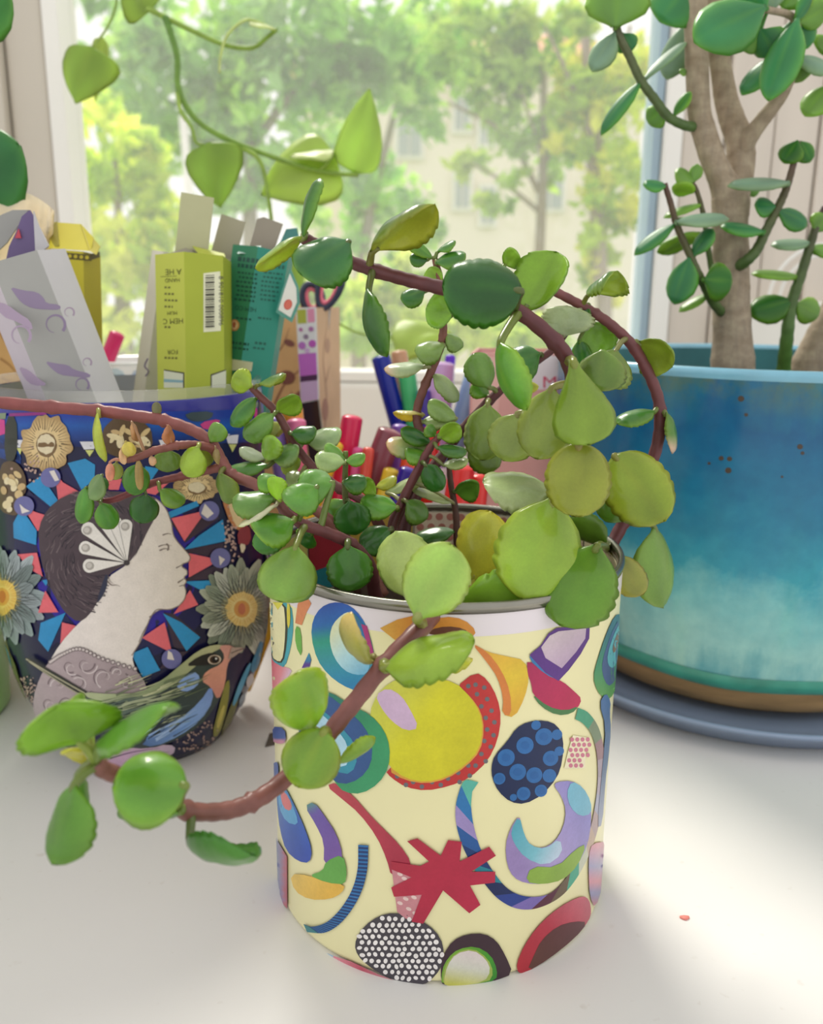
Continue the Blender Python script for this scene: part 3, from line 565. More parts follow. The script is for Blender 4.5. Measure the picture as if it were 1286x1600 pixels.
# small shoot
L('shoot', 541, 722, 571, 711, 20, 45, 'u', .8, .4, 'M', -.003); L('shoot', 540, 722, 508, 694, 22, 45, 'u', .6, .3, ('78b04a', '98c050', 'a8cc70'), -.001)
L('shoot', 538, 724, 492, 712, 32, 45, 'u', .8, .4, 'P', -.004); L('shoot', 536, 755, 574, 752, 32, 35, 'u', .9, .4, 'D', -.005); L('shoot', 560, 764, 584, 752, 36, 140, 'u', .9, .4, 'G', .002, pet=False)
L('shoot', 546, 783, 556, 836, 58, 18, 'u', .7, .35, ('2c6a22', '4a8428', '6a9a3c'), -.006); L('shoot', 540, 782, 514, 818, 44, 25, 'l', .6, .4, 'M', .0); L('shoot', 548, 872, 560, 890, 24, 30, 'u', .7, .4, 'D')
# far left shoot
L('far', 393, 604, 362, 589, 40, 18, 'd', .5, .3, ('a0c040', 'b8cc3c', 'd8d850'), -.003); L('far', 405, 602, 447, 584, 28, 80, 'u', 1.0, .5, ('3f7a34', 'b4c048', 'd8d070'), -.002)
L('far', 401, 623, 360, 664, 28, 52, 'u', .9, .9, 'G'); L('far', 433, 643, 468, 620, 34, 125, 'u', .9, .6, ('4f8a34', '98bc3c', 'b0c858'), -.002)
L('far', 428, 648, 380, 684, 36, 38, 'u', .9, .5, ('6a9c44', '8cb04c', 'a8c468'), -.003); L('far', 455, 678, 495, 673, 28, 42, 'u', .9, .4, 'D', -.003)
L('far', 478, 690, 534, 674, 34, 50, 'u', .7, .3, ('9cb480', 'a8bc80', 'd0d8b8'), .002); L('far', 418, 720, 426, 680, 34, 40, 'l', .5, .3, ('86b43c', 'a0c444', 'b4cc58'), -.008)
L('far', 424, 716, 468, 700, 32, 50, 'u', .8, .5, ('5f8a44', '98b060', 'd0d4b0'), -.006); L('far', 419, 728, 350, 740, 28, 58, 'u', .9, .8, ('4f8a34', '7aa444', 'b0c490'), -.006)
L('far', 414, 718, 374, 700, 24, 60, 'u', .6, .4, ('c0ccb0', 'a8bc88', 'e0e4d4'), -.004); L('far', 440, 716, 468, 730, 40, 20, 'u', .5, .3, ('98b040', 'a8bc44', 'b8c458'), .004)
L('far', 434, 680, 418, 664, 36, 40, 'u', .5, .3, ('a0ac40', 'b0b84c', 'c0c060'), .006); L('far', 470, 742, 446, 748, 30, 50, 'u', .8, .4, 'P', .0)
# long trailing stem
L('trail', 154, 645, 165, 722, 26, 62, 'l', .8, 1.1, ('b8c848', 'c4cc58', 'd8d488'), -.003, teeth=0); L('trail', 246, 652, 244, 628, 15, 20, 'u', .6, .3, ('7a7a50', '8a8458', 'a89878'), 0, 0, teeth=0)
L('trail', 330, 690, 346, 662, 30, 30, 'u', .9, .4, ('7aa848', '90b850', 'a8c870'), -.002, teeth=0); L('dry', 196, 690, 208, 712, 22, 45, 'u', .6, .4, ('c8c058', 'd0c870', 'd8c888'), -.002, teeth=0)
L('dry', 262, 664, 266, 696, 18, 50, 'r', 1.0, .9, ('b87a50', 'c89068', 'c8a078'), 0, 0, lump=.12); L('dry', 190, 700, 194, 726, 12, 40, 'u', 1.1, .9, ('d8b890', 'd8b890', 'e8d0b0'), -.001, lump=.12)
L('dry', 172, 722, 172, 752, 14, 30, 'u', 1.0, .7, ('d89a80', 'e0a890', 'f0d0c0'), -.001, lump=.1); L('dry', 216, 716, 219, 766, 13, 40, 'u', 1.1, .4, ('b8a060', 'c4ac70', 'd0bc88'), 0, 0, lump=.1)
L('dry', 236, 712, 240, 728, 12, 50, 'd', 1.1, .9, ('d0b088', 'd8b898', 'e8d0b8'), 0, 0, lump=.1); L('dry', 206, 660, 214, 690, 12, 55, 'r', 1.1, 1.0, ('b89060', 'c09868', 'd0b088'), .002, 0, lump=.12)
L('dry', 310, 698, 290, 744, 40, 32, 'l', .8, .5, ('a8c840', 'b8d048', 'd0d860'), -.004, teeth=.01); L('dry', 262, 702, 262, 738, 44, 30, 'u', .6, .3, ('6a8a34', '7f943c', '98a450'), .008, pet=False)
L('dry', 316, 700, 322, 730, 34, 30, 'r', .6, .4, ('a8b850', 'b0bc58', 'c4c870'), .004); L('dry', 182, 722, 180, 750, 22, 30, 'u', .8, .5, ('98a450', 'a8ac58', 'b8b470'), .002)
L('low', 217, 724, 208, 774, 40, 22, 'u', .8, .4, ('4f8a2e', '74a03a', '90b050'), -.006, teeth=.005, pet=False); L('low', 160, 742, 138, 778, 26, 50, 'l', .8, .4, ('7aa060', '98b478', 'd8dcc8'), -.004, teeth=.005)
L('low', 134, 762, 125, 818, 26, 35, 'l', .8, .3, ('5fa03a', '84b840', '98c450'), -.003, teeth=.005); L('low', 157, 786, 178, 826, 36, 25, 'u', .75, .35, ('4f8a2a', '7aa838', '98b850'), -.004, teeth=.005)
L('low', 228, 772, 222, 818, 44, 20, 'u', .8, .3, ('2f6a24', '4f8430', '74983c'), -.004, teeth=.005); L('low', 250, 766, 289, 786, 30, 40, 'u', .8, .4, ('6fa034', '94b43c', 'a8c04c'), -.003, teeth=.005)
L('trail', 345, 738, 358, 788, 30, 45, 'l', .9, .6, ('6a8a34', '94a840', 'a8b458'), -.003, teeth=.005); L('low', 150, 745, 160, 770, 30, 20, 'u', .6, .3, ('3f7a2c', '5a8a34', '7a9c48'), .004, pet=False)
L('trail', 336, 700, 344, 726, 12, 40, 'r', 1.1, .6, ('b8a068', 'c0a870', 'd0b888'), -.002, lump=.1)
# ------------------------------------------------------------------ the collage tin
RT, HT = .0500, .105
M['cream'] = simple('cream_paper', 'ece6b4', .38, .03, 40, .25); M['inner'] = simple('tin_inside', 'b8b4a4', .35, .1, 60, metal=.35)
M['rim'] = simple('tin_rim', '8f8d84', .25, .1, 90, metal=.9); M['soil'] = simple('soil', '3a2c22', .95, .4, 220, bmp=.9)
M['band'] = simple('pale_band', 'e4dce4', .35, .02, 30, .3)
tin = empty('planter_tin', 'round tin planter covered in cream collage paper with bold abstract shapes', 'pot', (0, 0, 0))
V, Fc = latheVF(0, 0, [(.0, .0012), (.046, .0008), (.0488, .0), (.0497, .0008), (RT, .002), (RT, HT-.0022)], 128); obj('body', V, Fc, M['cream'], tin)
V, Fc = latheVF(0, 0, [(RT-.0012, HT-.0022), (RT-.0012, .080), (RT-.002, .004), (0, .003)], 96); obj('inner_wall', V, Fc, M['inner'], tin)
V, Fc = latheVF(0, 0, [(RT-.0012, HT-.0024), (RT+.0003, HT-.0024), (RT+.0006, HT-.0008), (RT+.0002, HT+.0002), (RT-.0008, HT+.0002), (RT-.0014, HT-.0008)], 128, True); obj('rim', V, Fc, M['rim'], tin)
V, Fc = latheVF(0, 0, [(RT+.00006, HT-.0080), (RT+.00006, HT-.0024)], 128); obj('rim_band', V, Fc, M['band'], tin)
V = []; rg = np.random.default_rng(5)
V, Fc = latheVF(0, 0, [(.0, .0795)]+[(r, .079) for r in np.linspace(.004, RT-.0014, 14)], 60); V[:, 2] += rg.normal(0, .0011, len(V)); obj('soil', V, Fc, M['soil'], tin)
TS = Lathe(0, 0, [(RT, -.01), (RT, .2)])
T1 = crop(400, 900, 2.217)
PAPERS = []
def paper(label, *layers):
    d = Decal(TS, T1, .00010+.000014*len(PAPERS)+(.00016 if 'star' in label else 0), .000001 if label.startswith('long ring') else .00003)
    for l in layers:
        kind = l[0]
        getattr(d, kind)(*l[1:-1], **l[-1]) if isinstance(l[-1], dict) else getattr(d, kind)(*l[1:])
    o = d.build('paper_shape', tin, label=label); PAPERS.append(o); return o
g = lambda a, b, *st: ('g', a, b, st)
P = 'poly'
paper('ringed cream oval cut-out', (P, [(52, 90), (122, 92), (132, 170), (122, 250), (100, 320), (75, 310), (42, 270), (40, 95)], '46a4b4'), (P, [(48, 90), (104, 92), (112, 160), (108, 240), (96, 300), (72, 300), (43, 266), (42, 95)], '3a3a30'), (P, [(48, 90), (97, 92), (104, 160), (101, 238), (92, 296), (70, 293), (44, 262), (42, 95)], 'f0eab8'), (P, [(60, 90), (97, 92), (78, 117)], 'e0d840', 0), (P, [(108, 95), (120, 95), (122, 160), (112, 190)], 'e0d048'))
paper('coral and navy cut-out', (P, [(43, 270), (72, 308), (130, 322), (112, 350), (92, 402), (60, 404), (42, 380)], g((40, 300), (130, 330), (0, 'd85068'), (.6, 'e8909c'), (1, 'd8c8e0'))), (P, [(44, 382), (72, 402), (92, 420), (78, 456), (50, 446)], '24407a'))
paper('orange leaf cut-out', (P, [(165, 50), (193, 95), (172, 135), (160, 170), (137, 163), (145, 100)], 'df8c5e', 0), (P, [(137, 170), (158, 183), (162, 287), (138, 240)], '6fb04a', 1))
paper('small blue and violet chip', (P, [(185, 265), (193, 290), (186, 318), (160, 318)], g((180, 260), (175, 318), (0, '3a9ab4'), (.6, '3a78ac'), (.7, '5a3a90')), 0))
paper('big blue green ring cut-out', (P, [(192, 210), (198, 150), (225, 108), (265, 90), (310, 93), (348, 118), (378, 160), (398, 210), (414, 285), (413, 375), (395, 397), (350, 398), (300, 378), (250, 340), (213, 290)], g((260, 90), (300, 395), (0, '2f54ac'), (.25, '2a6cb4'), (.42, '2f9a80'), (.62, '3a98a0'), (1, '2f86bc'))),
      (P, [(258, 200), (268, 165), (300, 132), (326, 122), (340, 150), (334, 200), (345, 250), (360, 285), (398, 300), (385, 340), (345, 342), (305, 325), (272, 282), (258, 235)], g((260, 200), (380, 330), (0, 'dfe6c0'), (.5, 'b4dce4'), (1, '74b4d4'))), (P, [(332, 118), (372, 162), (392, 210), (410, 280), (372, 288), (345, 252), (330, 205), (338, 155)], g((340, 120), (390, 285), (0, '3f7a6a'), (.25, '2f6a9a'), (1, '2f7cb8'))), (P, [(366, 165), (386, 172), (414, 283), (400, 286)], 'a83a78', 0))
paper('ochre leaf cut-out', (P, [(430, 180), (490, 150), (548, 136), (562, 170), (490, 227)], g((430, 180), (550, 160), (0, 'd8a84a'), (1, 'd0883c')), 0))
paper('orange and brown arc', (P, [(590, 165), (650, 138), (720, 148), (765, 190), (745, 215), (600, 200)], 'd68f3c'), (P, [(602, 185), (660, 172), (720, 180), (745, 205), (600, 205)], '6a4038'))
yel = [(395, 470), (420, 410), (460, 370), (520, 345), (600, 350), (690, 365), (740, 415), (775, 470), (785, 530), (772, 600), (725, 652), (660, 695), (590, 712), (520, 700), (465, 660), (428, 600), (403, 540)]
dots = [ellipse(x, y, 8, 8) for x, y in ((735, 380), (790, 385), (765, 408), (740, 430), (800, 425), (780, 450), (815, 465), (795, 490), (825, 505), (800, 530), (822, 550), (790, 570), (812, 590), (780, 615), (795, 640), (760, 655), (735, 655), (740, 690), (700, 680), (705, 712), (665, 700), (640, 722), (610, 712), (575, 728), (545, 712), (520, 722), (490, 692), (760, 375))]
paper('yellow disc with red spotted crescent', (P, [(690, 385), (760, 330), (802, 358), (836, 420), (849, 490), (836, 570), (802, 640), (742, 697), (670, 727), (590, 743), (520, 731), (468, 697), (448, 672), (520, 640), (700, 560)], 'be3434'), ('many', dots, '6a6a70'), (P, [(700, 380), (745, 418), (779, 468), (790, 530), (777, 604), (729, 657), (662, 701), (590, 718), (517, 706), (455, 670), (500, 600), (640, 500)], 'd8a040'),
      (P, yel, g((420, 380), (760, 640), (0, 'c8cc5a'), (.45, 'd4d02c'), (1, 'ccc428'))), (P, [(415, 410), (458, 385), (505, 412), (535, 460), (566, 525), (520, 535), (470, 500), (435, 455)], 'd0b4d4'))
paper('yellow ochre crescent with orange edge', (P, [(745, 230), (800, 262), (870, 278), (930, 290), (946, 350), (930, 420), (895, 490), (850, 478), (858, 430), (850, 370), (815, 305)], g((800, 280), (900, 460), (0, 'dcae40'), (.5, 'dfc03c'), (1, 'd8a838'))), (P, [(745, 230), (800, 260), (850, 325), (880, 400), (884, 483), (852, 478), (856, 420), (836, 350), (800, 298)], 'd27f3e'))
paper('lavender shield over magenta petal', (P, [(938, 285), (1000, 338), (1060, 363), (1102, 400), (1127, 425), (1112, 458), (1070, 468), (1010, 453), (958, 412), (952, 370), (938, 335)], g((940, 300), (1110, 450), (0, 'a82a5a'), (1, 'b82a54'))), (P, [(952, 405), (1010, 452), (1070, 466), (1117, 448), (1092, 476), (1040, 482), (985, 452)], '4a7a4a'),
      (P, [(940, 285), (962, 262), (1000, 298), (1055, 330), (1052, 362), (1000, 340)], '3a78b0'), (P, [(945, 272), (985, 238), (1010, 198), (1040, 178), (1153, 170), (1151, 215), (1121, 270), (1080, 325), (1045, 362), (1000, 333)], '5a3484', 0), (P, [(985, 245), (1015, 205), (1045, 190), (1140, 180), (1137, 215), (1105, 262), (1056, 318), (1000, 282)], g((1000, 200), (1070, 310), (0, 'd4c4cc'), (1, 'b8a0bc')), 0))
paper('green peacock eye with blue tail', (P, [(1262, 130), (1240, 135), (1210, 200), (1180, 290), (1165, 350), (1180, 400), (1205, 425), (1225, 425), (1245, 390), (1256, 350)], g((1200, 200), (1200, 420), (0, '2f6a7a'), (.5, '3a8a64'), (1, '5a9a48'))), (P, [(1258, 140), (1226, 200), (1196, 290), (1196, 340), (1215, 382), (1236, 370), (1252, 330)], '3f5a84'), (P, [(1258, 160), (1236, 200), (1213, 270), (1216, 310), (1236, 320), (1252, 280)], '5aaab4'), (P, [(1256, 185), (1244, 205), (1230, 250), (1236, 270), (1250, 240)], '7a5a48'),
      (P, [(1185, 440), (1207, 402), (1225, 432), (1221, 475), (1226, 530), (1216, 640), (1207, 700), (1196, 862), (1177, 870), (1198, 640), (1208, 520)], g((1200, 420), (1190, 860), (0, '3f6a9c'), (.5, '4a6a90'), (1, '9aa0b8'))))
bl = [ellipse(x, y, r*1.05, r, -.7) for x, y, r in ((930, 585, 29), (995, 555, 29), (865, 627, 29), (905, 677, 28), (962, 688, 27), (1018, 630, 26), (842, 700, 20), (925, 752, 23), (985, 742, 21), (1014, 690, 23), (1048, 605, 16), (1040, 548, 18), (968, 515, 16), (890, 765, 12))]
paper('navy pebble with blue ovals', (P, [(814, 660), (825, 620), (870, 570), (900, 525), (940, 503), (1000, 498), (1042, 515), (1063, 560), (1060, 640), (1040, 700), (990, 757), (930, 789), (880, 782), (838, 745), (817, 700)], '12244e'), ('many', bl, '2a68a8'), ('many', [ellipse(b[:, 0].mean(), b[:, 1].mean(), 15, 14) for b in bl[:9]], '2460a0'))
paper('small patch of pink dots', (P, [(1095, 550), (1155, 560), (1140, 610), (1136, 665), (1065, 665), (1080, 600)], 'ece4c4', 0), ('many', [ellipse(1077+18*i+8*(j % 2)+ (6-j)*2.5, 565+18*j, 7, 7.5) for i in range(4) for j in range(6) if not (j > 3 and i > 2)], 'cc7a90'))
arc_o = [(1113, 455), (1150, 474), (1186, 530), (1204, 620), (1204, 720), (1191, 830), (1161, 940), (1111, 1040), (1050, 1111), (970, 1149), (900, 1149), (838, 1116), (788, 1060), (748, 1000), (714, 930), (694, 860), (691, 800), (705, 740), (725, 705), (770, 712)]
arc_i = [(748, 745), (745, 800), (755, 870), (780, 950), (820, 1020), (870, 1080), (930, 1107), (1000, 1104), (1050, 1070), (1100, 1000), (1140, 920), (1165, 830), (1180, 720), (1178, 620), (1160, 550), (1130, 510), (1103, 495)]
def even(P_):
    Q = spline(P_, 8); L_ = np.concatenate([[0], np.cumsum(np.hypot(*np.diff(Q, axis=0).T))]); t = np.linspace(0, L_[-1], 127); return np.stack([np.interp(t, L_, Q[:, 0]), np.interp(t, L_, Q[:, 1])], 1)
so, si = even(arc_o), even(arc_i)[::-1]
def band(a, b): 
    A = so[round(a*126):round(b*126)+1]; B = si[round(a*126):round(b*126)+1]; return np.vstack([A, B[::-1]])
cols = ['4a9a7a', '7a8a70', '9a7a80', 'a89aa8', 'b4a8b8', 'a8aac0', 'b09a9c', 'c0a898', 'c4c8b4', '4aa48a', '6a5a48', '5a2a40', '7a6ab0', '2a3f8a', '1c2a58', '2a8090', '1f3a70', '2a5a9a', '9a8ac0', '2f74b0', '5ab4a4']
paper('long ring arc in changing colours', *[(P, band(i/21, (i+1)/21), cols[i], 0) for i in range(21)])
paper('lavender and cyan spiral', (P, [(910, 825), (880, 870), (862, 930), (868, 1000), (890, 1042), (930, 1062), (990, 1066), (1060, 1051), (1112, 1000), (1146, 930), (1159, 850), (1156, 780), (1130, 730), (1090, 707), (1040, 711), (1029, 725), (1055, 760), (1072, 810), (1062, 870), (1032, 920), (990, 942), (950, 932), (930, 900), (920, 870)], g((880, 900), (1130, 800), (0, '9a86bc'), (.5, 'a89acc'), (1, '8a84c4'))), (P, [(910, 825), (928, 898), (950, 932), (1000, 944), (1050, 905), (1060, 960), (1000, 1003), (930, 975), (890, 922), (880, 880)], g((900, 860), (1050, 940), (0, '58a8bc'), (.6, '7cc0d0'), (1, 'b8cce0'))),
      (P, [(1090, 707), (1130, 730), (1157, 780), (1158, 822), (1120, 832), (1085, 800), (1072, 750)], '76b4cc'), (P, [(950, 1003), (1040, 1007), (1105, 942), (1142, 925), (1112, 1000), (1060, 1051), (990, 1066), (930, 1057)], '8aac48'))
paper('red stem with mottled foot', (P, [(245, 725), (280, 713), (340, 760), (400, 830), (450, 880), (500, 930), (540, 990), (530, 1040), (470, 1040), (455, 980), (420, 900), (360, 820), (300, 770)], g((260, 720), (500, 1000), (0, 'b84a54'), (1, 'a83048'))), (P, [(470, 1000), (540, 1040), (575, 1095), (580, 1200), (520, 1184), (490, 1160), (482, 1095)], 'c88890', 0), ('many', [ellipse(x, y, 10, 6, .4) for x, y in ((500, 1030), (520, 1115), (548, 1110), (530, 1150), (552, 1165), (500, 1130), (515, 1045))], 'e4c8c4'))
paper('crimson cut-out star', (P, [(525, 915), (560, 905), (640, 965), (665, 911), (712, 917), (705, 985), (806, 934), (829, 965), (745, 1020), (827, 1020), (826, 1058), (740, 1068), (776, 1135), (738, 1164), (648, 1085), (580, 1200), (540, 1193), (575, 1100), (480, 1107), (470, 1075), (540, 1040), (470, 1012), (470, 985), (570, 1000), (600, 985)], g((500, 920), (760, 1150), (0, 'ac2c42'), (1, 'b42a48')), 0))
el = [(343, 1275), (360, 1230), (400, 1190), (450, 1166), (510, 1166), (570, 1188), (622, 1225), (650, 1275), (648, 1340), (622, 1382), (580, 1416), (520, 1407), (450, 1386), (388, 1346), (354, 1312)]
wd = []; rg = np.random.default_rng(2)
for i in range(15):
    for j in range(13):
        x, y = 336+i*23+(j % 2)*11.5+rg.normal(0, 1.5), 1165+j*20.5+rg.normal(0, 1.5)
        if inside(chaikin(el, 1)*.97+np.array([497, 1290])*.03, np.array([x]), np.array([y]))[0]: wd.append(ellipse(x, y, 7.4*rg.uniform(.85, 1.15), 8.6*rg.uniform(.85, 1.15), rg.uniform(0, 3), 12))
paper('black ellipse covered in white dots', (P, el, '46424a'), ('many', wd, 'ece8e8'))
paper('sliced fruit shape in dark brown and green', (P, [(638, 1370), (648, 1310), (680, 1260), (730, 1237), (790, 1235), (832, 1260), (862, 1310), (889, 1375), (830, 1397), (780, 1412), (648, 1422)], '3c2833'), (P, [(642, 1417), (644, 1360), (665, 1318), (700, 1288), (760, 1278), (812, 1308), (834, 1360), (831, 1397), (760, 1413)], g((660, 1300), (820, 1380), (0, '7aa83a'), (.7, '46982c'), (1, '3a8a30'))), (P, [(646, 1418), (650, 1352), (690, 1300), (750, 1284), (802, 1320), (822, 1370), (803, 1406)], '9cb254'),
      (P, [(650, 1400), (662, 1345), (692, 1303), (750, 1290), (795, 1322), (812, 1362), (790, 1402), (700, 1417), (655, 1414)], g((740, 1295), (720, 1415), (0, 'dccfd0'), (.5, 'cfd0c4'), (1, 'c4c45a'))))
paper('red dome with dark core', (P, [(905, 1372), (900, 1340), (925, 1280), (965, 1220), (1020, 1165), (1080, 1125), (1130, 1105), (1151, 1120), (1158, 1160), (1150, 1192), (1100, 1253), (1010, 1325), (930, 1372)], g((920, 1340), (1130, 1120), (0, 'ac2836'), (.5, 'b43448'), (1, 'c06070'))), (P, [(935, 1368), (960, 1310), (985, 1258), (1040, 1210), (1100, 1193), (1147, 1197), (1100, 1253), (1010, 1325)], g((950, 1350), (1120, 1200), (0, '5c3830'), (1, '5a2c34'))))
paper('pink and lilac sliver', (P, [(1150, 960), (1160, 925), (1212, 918), (1200, 1060), (1172, 1152), (1152, 1110), (1148, 1020)], g((1170, 930), (1170, 1140), (0, 'd89aa8'), (.35, '9a9ac0'), (.6, 'd890a0'), (.8, '8a94bc'), (1, 'c07a84'))))
paper('green and navy nested petal', (P, [(205, 395), (260, 398), (330, 445), (400, 478), (446, 530), (466, 590), (462, 660), (428, 716), (370, 752), (310, 748), (278, 715), (180, 560)], g((260, 400), (400, 740), (0, '2f7a6c'), (.5, '3a9464'), (1, '3f9a6a'))), (P, [(200, 400), (250, 405), (330, 470), (380, 520), (406, 580), (402, 650), (362, 702), (300, 722), (250, 690), (130, 540)], '36588e'), (P, [(150, 470), (220, 450), (285, 505), (350, 580), (352, 660), (310, 690), (240, 640)], '3a90a8'), (P, [(150, 500), (220, 465), (275, 515), (325, 585), (325, 650), (290, 660), (230, 610)], 'aed4e6'))
paper('curled violet green and yellow petal', (P, [(172, 795), (205, 779), (242, 830), (282, 890), (305, 965), (290, 1000), (238, 1000), (240, 920), (212, 860)], g((190, 790), (280, 980), (0, '5a8a8a'), (.15, '6a58a4'), (1, '7a5aa4'))), (P, [(304, 960), (319, 1020), (311, 1068), (250, 1064), (185, 1035), (235, 1020), (246, 985)], '66a84e'), (P, [(122, 1030), (185, 1033), (250, 1060), (312, 1065), (302, 1095), (260, 1117), (190, 1119), (138, 1090)], g((150, 1040), (250, 1115), (0, 'e4c060'), (1, 'dcb04a'))))
paper('blue drop with red core', (P, [(75, 715), (105, 728), (142, 800), (177, 880), (199, 950), (190, 992), (150, 987), (108, 950), (88, 880), (78, 800)], g((90, 720), (170, 980), (0, '4a8ac0'), (.5, '3a62b4'), (1, '3450ac'))), (P, [(82, 735), (108, 738), (144, 820), (151, 862), (110, 852), (84, 800)], '60a6d4'), (P, [(88, 748), (106, 745), (131, 790), (125, 813), (100, 802)], 'd4787c'))
paper('red and violet edge strip', (P, [(72, 905), (112, 970), (113, 1152), (78, 1110)], g((75, 1000), (113, 1000), (0, '7a8ab0'), (.6, '9a80a8'), (.7, 'b8606c'), (1, 'b0586a')), 0))
sa = np.vstack([spline([(357, 928), (355, 1010), (337, 1080), (300, 1145), (250, 1195), (200, 1212), (170, 1203)], 6)]); sb = spline([(392, 930), (388, 1012), (370, 1085), (335, 1152), (290, 1205), (240, 1233), (182, 1231)], 6)
n_ = len(sa); st = [np.array([sa[i], sb[i], sb[i]*.55+sb[i+1]*.45, sa[i]*.55+sa[i+1]*.45]) for i in range(0, n_-5)]
paper('striped blue curved strip', (P, np.vstack([sa, sb[::-1]]), '1f3c70', 0), ('many', st, '2f70ac'), (P, [tuple(sa[-5]), tuple(sa[-1]), tuple(sb[-1]), tuple(sb[-5])], '3a8088', 0))
paper('navy and rose tab', (P, [(58, 520), (105, 524), (110, 575), (85, 582), (60, 570)], g((80, 520), (85, 582), (0, '2c468a'), (.7, '3a5a9a'), (.8, 'c88aa0'), (1, 'c88aa0'))), (P, [(62, 650), (82, 640), (84, 690), (66, 720)], '3a5aa0'))
paper('pale blue and rose bottom strip', (P, [(193, 1280), (232, 1296), (272, 1312), (268, 1338), (225, 1318)], '9cc0dc', 0), (P, [(272, 1312), (330, 1330), (420, 1372), (520, 1412), (460, 1412), (380, 1388), (300, 1352), (270, 1337)], g((280, 1320), (500, 1410), (0, 'd88a98'), (.4, 'b85064'), (1, 'c898a0')), 0))
# the same papers go on round the back
for i, o in enumerate(list(PAPERS)):
    if i in (4, 7, 8, 9, 11, 16, 17, 18, 19, 21, 22):
        c = o.copy(); COL.objects.link(c); c.rotation_euler = (0, 0, math.radians(172 if i % 2 else 166))
# lining seen inside the rim: scraps of the same papers, (angle in degrees, height in mm)
def lining(pts, cols, dotc=None, nd=(0, 0)):
    a0, a1, z0, z1 = pts; n = 14; V = []; Fc = []
    for r in (RT-.0014, RT-.0016):
        for i in range(n+1):
            a = math.radians(a0+(a1-a0)*i/n)
            for z in (z0, z1+.0012*math.sin(i*1.7)): V.append((r*math.cos(a), r*math.sin(a), z/1000 if z > 1 else z))
    m = 2*(n+1); Fc = [[m+2*i, m+2*i+2, m+2*i+3, m+2*i+1] for i in range(n)]+[[2*i+1, 2*i+3, 2*i+2, 2*i] for i in range(n)]+[[2*i+1, m+2*i+1, m+2*i+3, 2*i+3] for i in range(n)]
    mb = MB(); mb.add(V, Fc, lin(cols)); r = RT-.00175
    for i in range(nd[0]):
        for j in range(nd[1]):
            ac = math.radians(a0+(a1-a0)*(i+.5+.25*(j % 2))/nd[0]); zc = (z0+(z1-z0)*(j+.6)/nd[1])/1000; k = np.linspace(0, 2*math.pi, 10, endpoint=False); q = .0013
            mb.add(np.stack([r*np.cos(ac+q*np.cos(k)/r), r*np.sin(ac+q*np.cos(k)/r), zc+q*np.sin(k)], 1), [list(range(10))[::-1]], lin(dotc))
    return mb.build('paper_scrap', M['print'], tin, False)
TB = 80.5
lining((25, 100, TB, 102.2), 'dccbb8', 'b87a70', (17, 6)); lining((101, 128, TB, 101.5), 'c8a850'); lining((129, 150, 88, 102), 'a83040'); lining((129, 158, TB, 87.8), '2f8a9a'); lining((151, 185, TB, 101.8), 'd8cc7a'); lining((186, 215, TB, 101.5), 'b8a8b8'); lining((-20, 24, TB, 101.8), 'e4dcb8')
# ------------------------------------------------------------------ the big blue pot, its saucer and the jade plant
BX, BY, BR, BB, BH = .1522, .1626, .0940, .0800, .1492
def glaze():
    m, nt, b, o = new_mat('turquoise_glaze'); tc = nt.nodes.new('ShaderNodeTexCoord'); sp_ = nt.nodes.new('ShaderNodeSeparateXYZ'); nt.links.new(tc.outputs['Object'], sp_.inputs[0])
    n1 = noise(nt, 22, 6, .6, stretch=(2.2, 2.2, .35)); n2 = noise(nt, 38, 6, .65); n3 = noise(nt, 160, 4, .6)
    a = nt.nodes.new('ShaderNodeMath'); a.operation = 'MULTIPLY_ADD'; a.inputs[1].default_value = .045; nt.links.new(n1.outputs[0], a.inputs[0]); nt.links.new(sp_.outputs[2], a.inputs[2])
    a2 = nt.nodes.new('ShaderNodeMath'); a2.operation = 'MULTIPLY_ADD'; a2.inputs[1].default_value = .05; nt.links.new(n2.outputs[0], a2.inputs[0]); nt.links.new(a.outputs[0], a2.inputs[2])
    mr = nt.nodes.new('ShaderNodeMapRange'); mr.inputs[1].default_value = .02; mr.inputs[2].default_value = .20; nt.links.new(a2.outputs[0], mr.inputs[0])
    r = ramp(nt, mr.outputs[0], [(.0, '2a7c8c'), (.2, '3a9cac'), (.35, '9cd0cc'), (.46, '7cc0c4'), (.56, '3498b0'), (.7, '1c769c'), (.88, '125c8a'), (1.0, '1c708c')])
    st = ramp(nt, n1.outputs[0], [(.35, (.7, .84, .9)), (.52, (1, 1, 1)), (.7, (1.25, 1.16, 1.0))]); c = mix(nt, .8, r.outputs[0], st.outputs[0], 'MULTIPLY')
    f = ramp(nt, n3.outputs[0], [(.3, (.86, .9, .9)), (.7, (1.1, 1.08, 1.05))]); c = mix(nt, .8, c, f.outputs[0], 'MULTIPLY')
    rim = nt.nodes.new('ShaderNodeMapRange'); rim.inputs[1].default_value = .132; rim.inputs[2].default_value = .148; nt.links.new(sp_.outputs[2], rim.inputs[0])
    rs = ramp(nt, n2.outputs[0], [(.45, (0, 0, 0)), (.62, (1, 1, 1))]); mm = nt.nodes.new('ShaderNodeMath'); mm.operation = 'MULTIPLY'; nt.links.new(rim.outputs[0], mm.inputs[0]); nt.links.new(rs.outputs[0], mm.inputs[1])
    c = mix(nt, mm.outputs[0], c, '5a6a44'); nt.links.new(c, b.inputs['Base Color']); b.inputs['Roughness'].default_value = .22; b.inputs['Coat Weight'].default_value = .12; b.inputs['Specular IOR Level'].default_value = .4
    bump(nt, b, n2.outputs[0], .08, .002); return m
M['glaze'] = glaze(); M['glaze_in'] = simple('glaze_inside', '3f8088', .4, .3, 30); M['foot'] = simple('bare_clay', '9a7c54', .8, .35, 40, stretch=(1, 1, 5), bmp=.5)
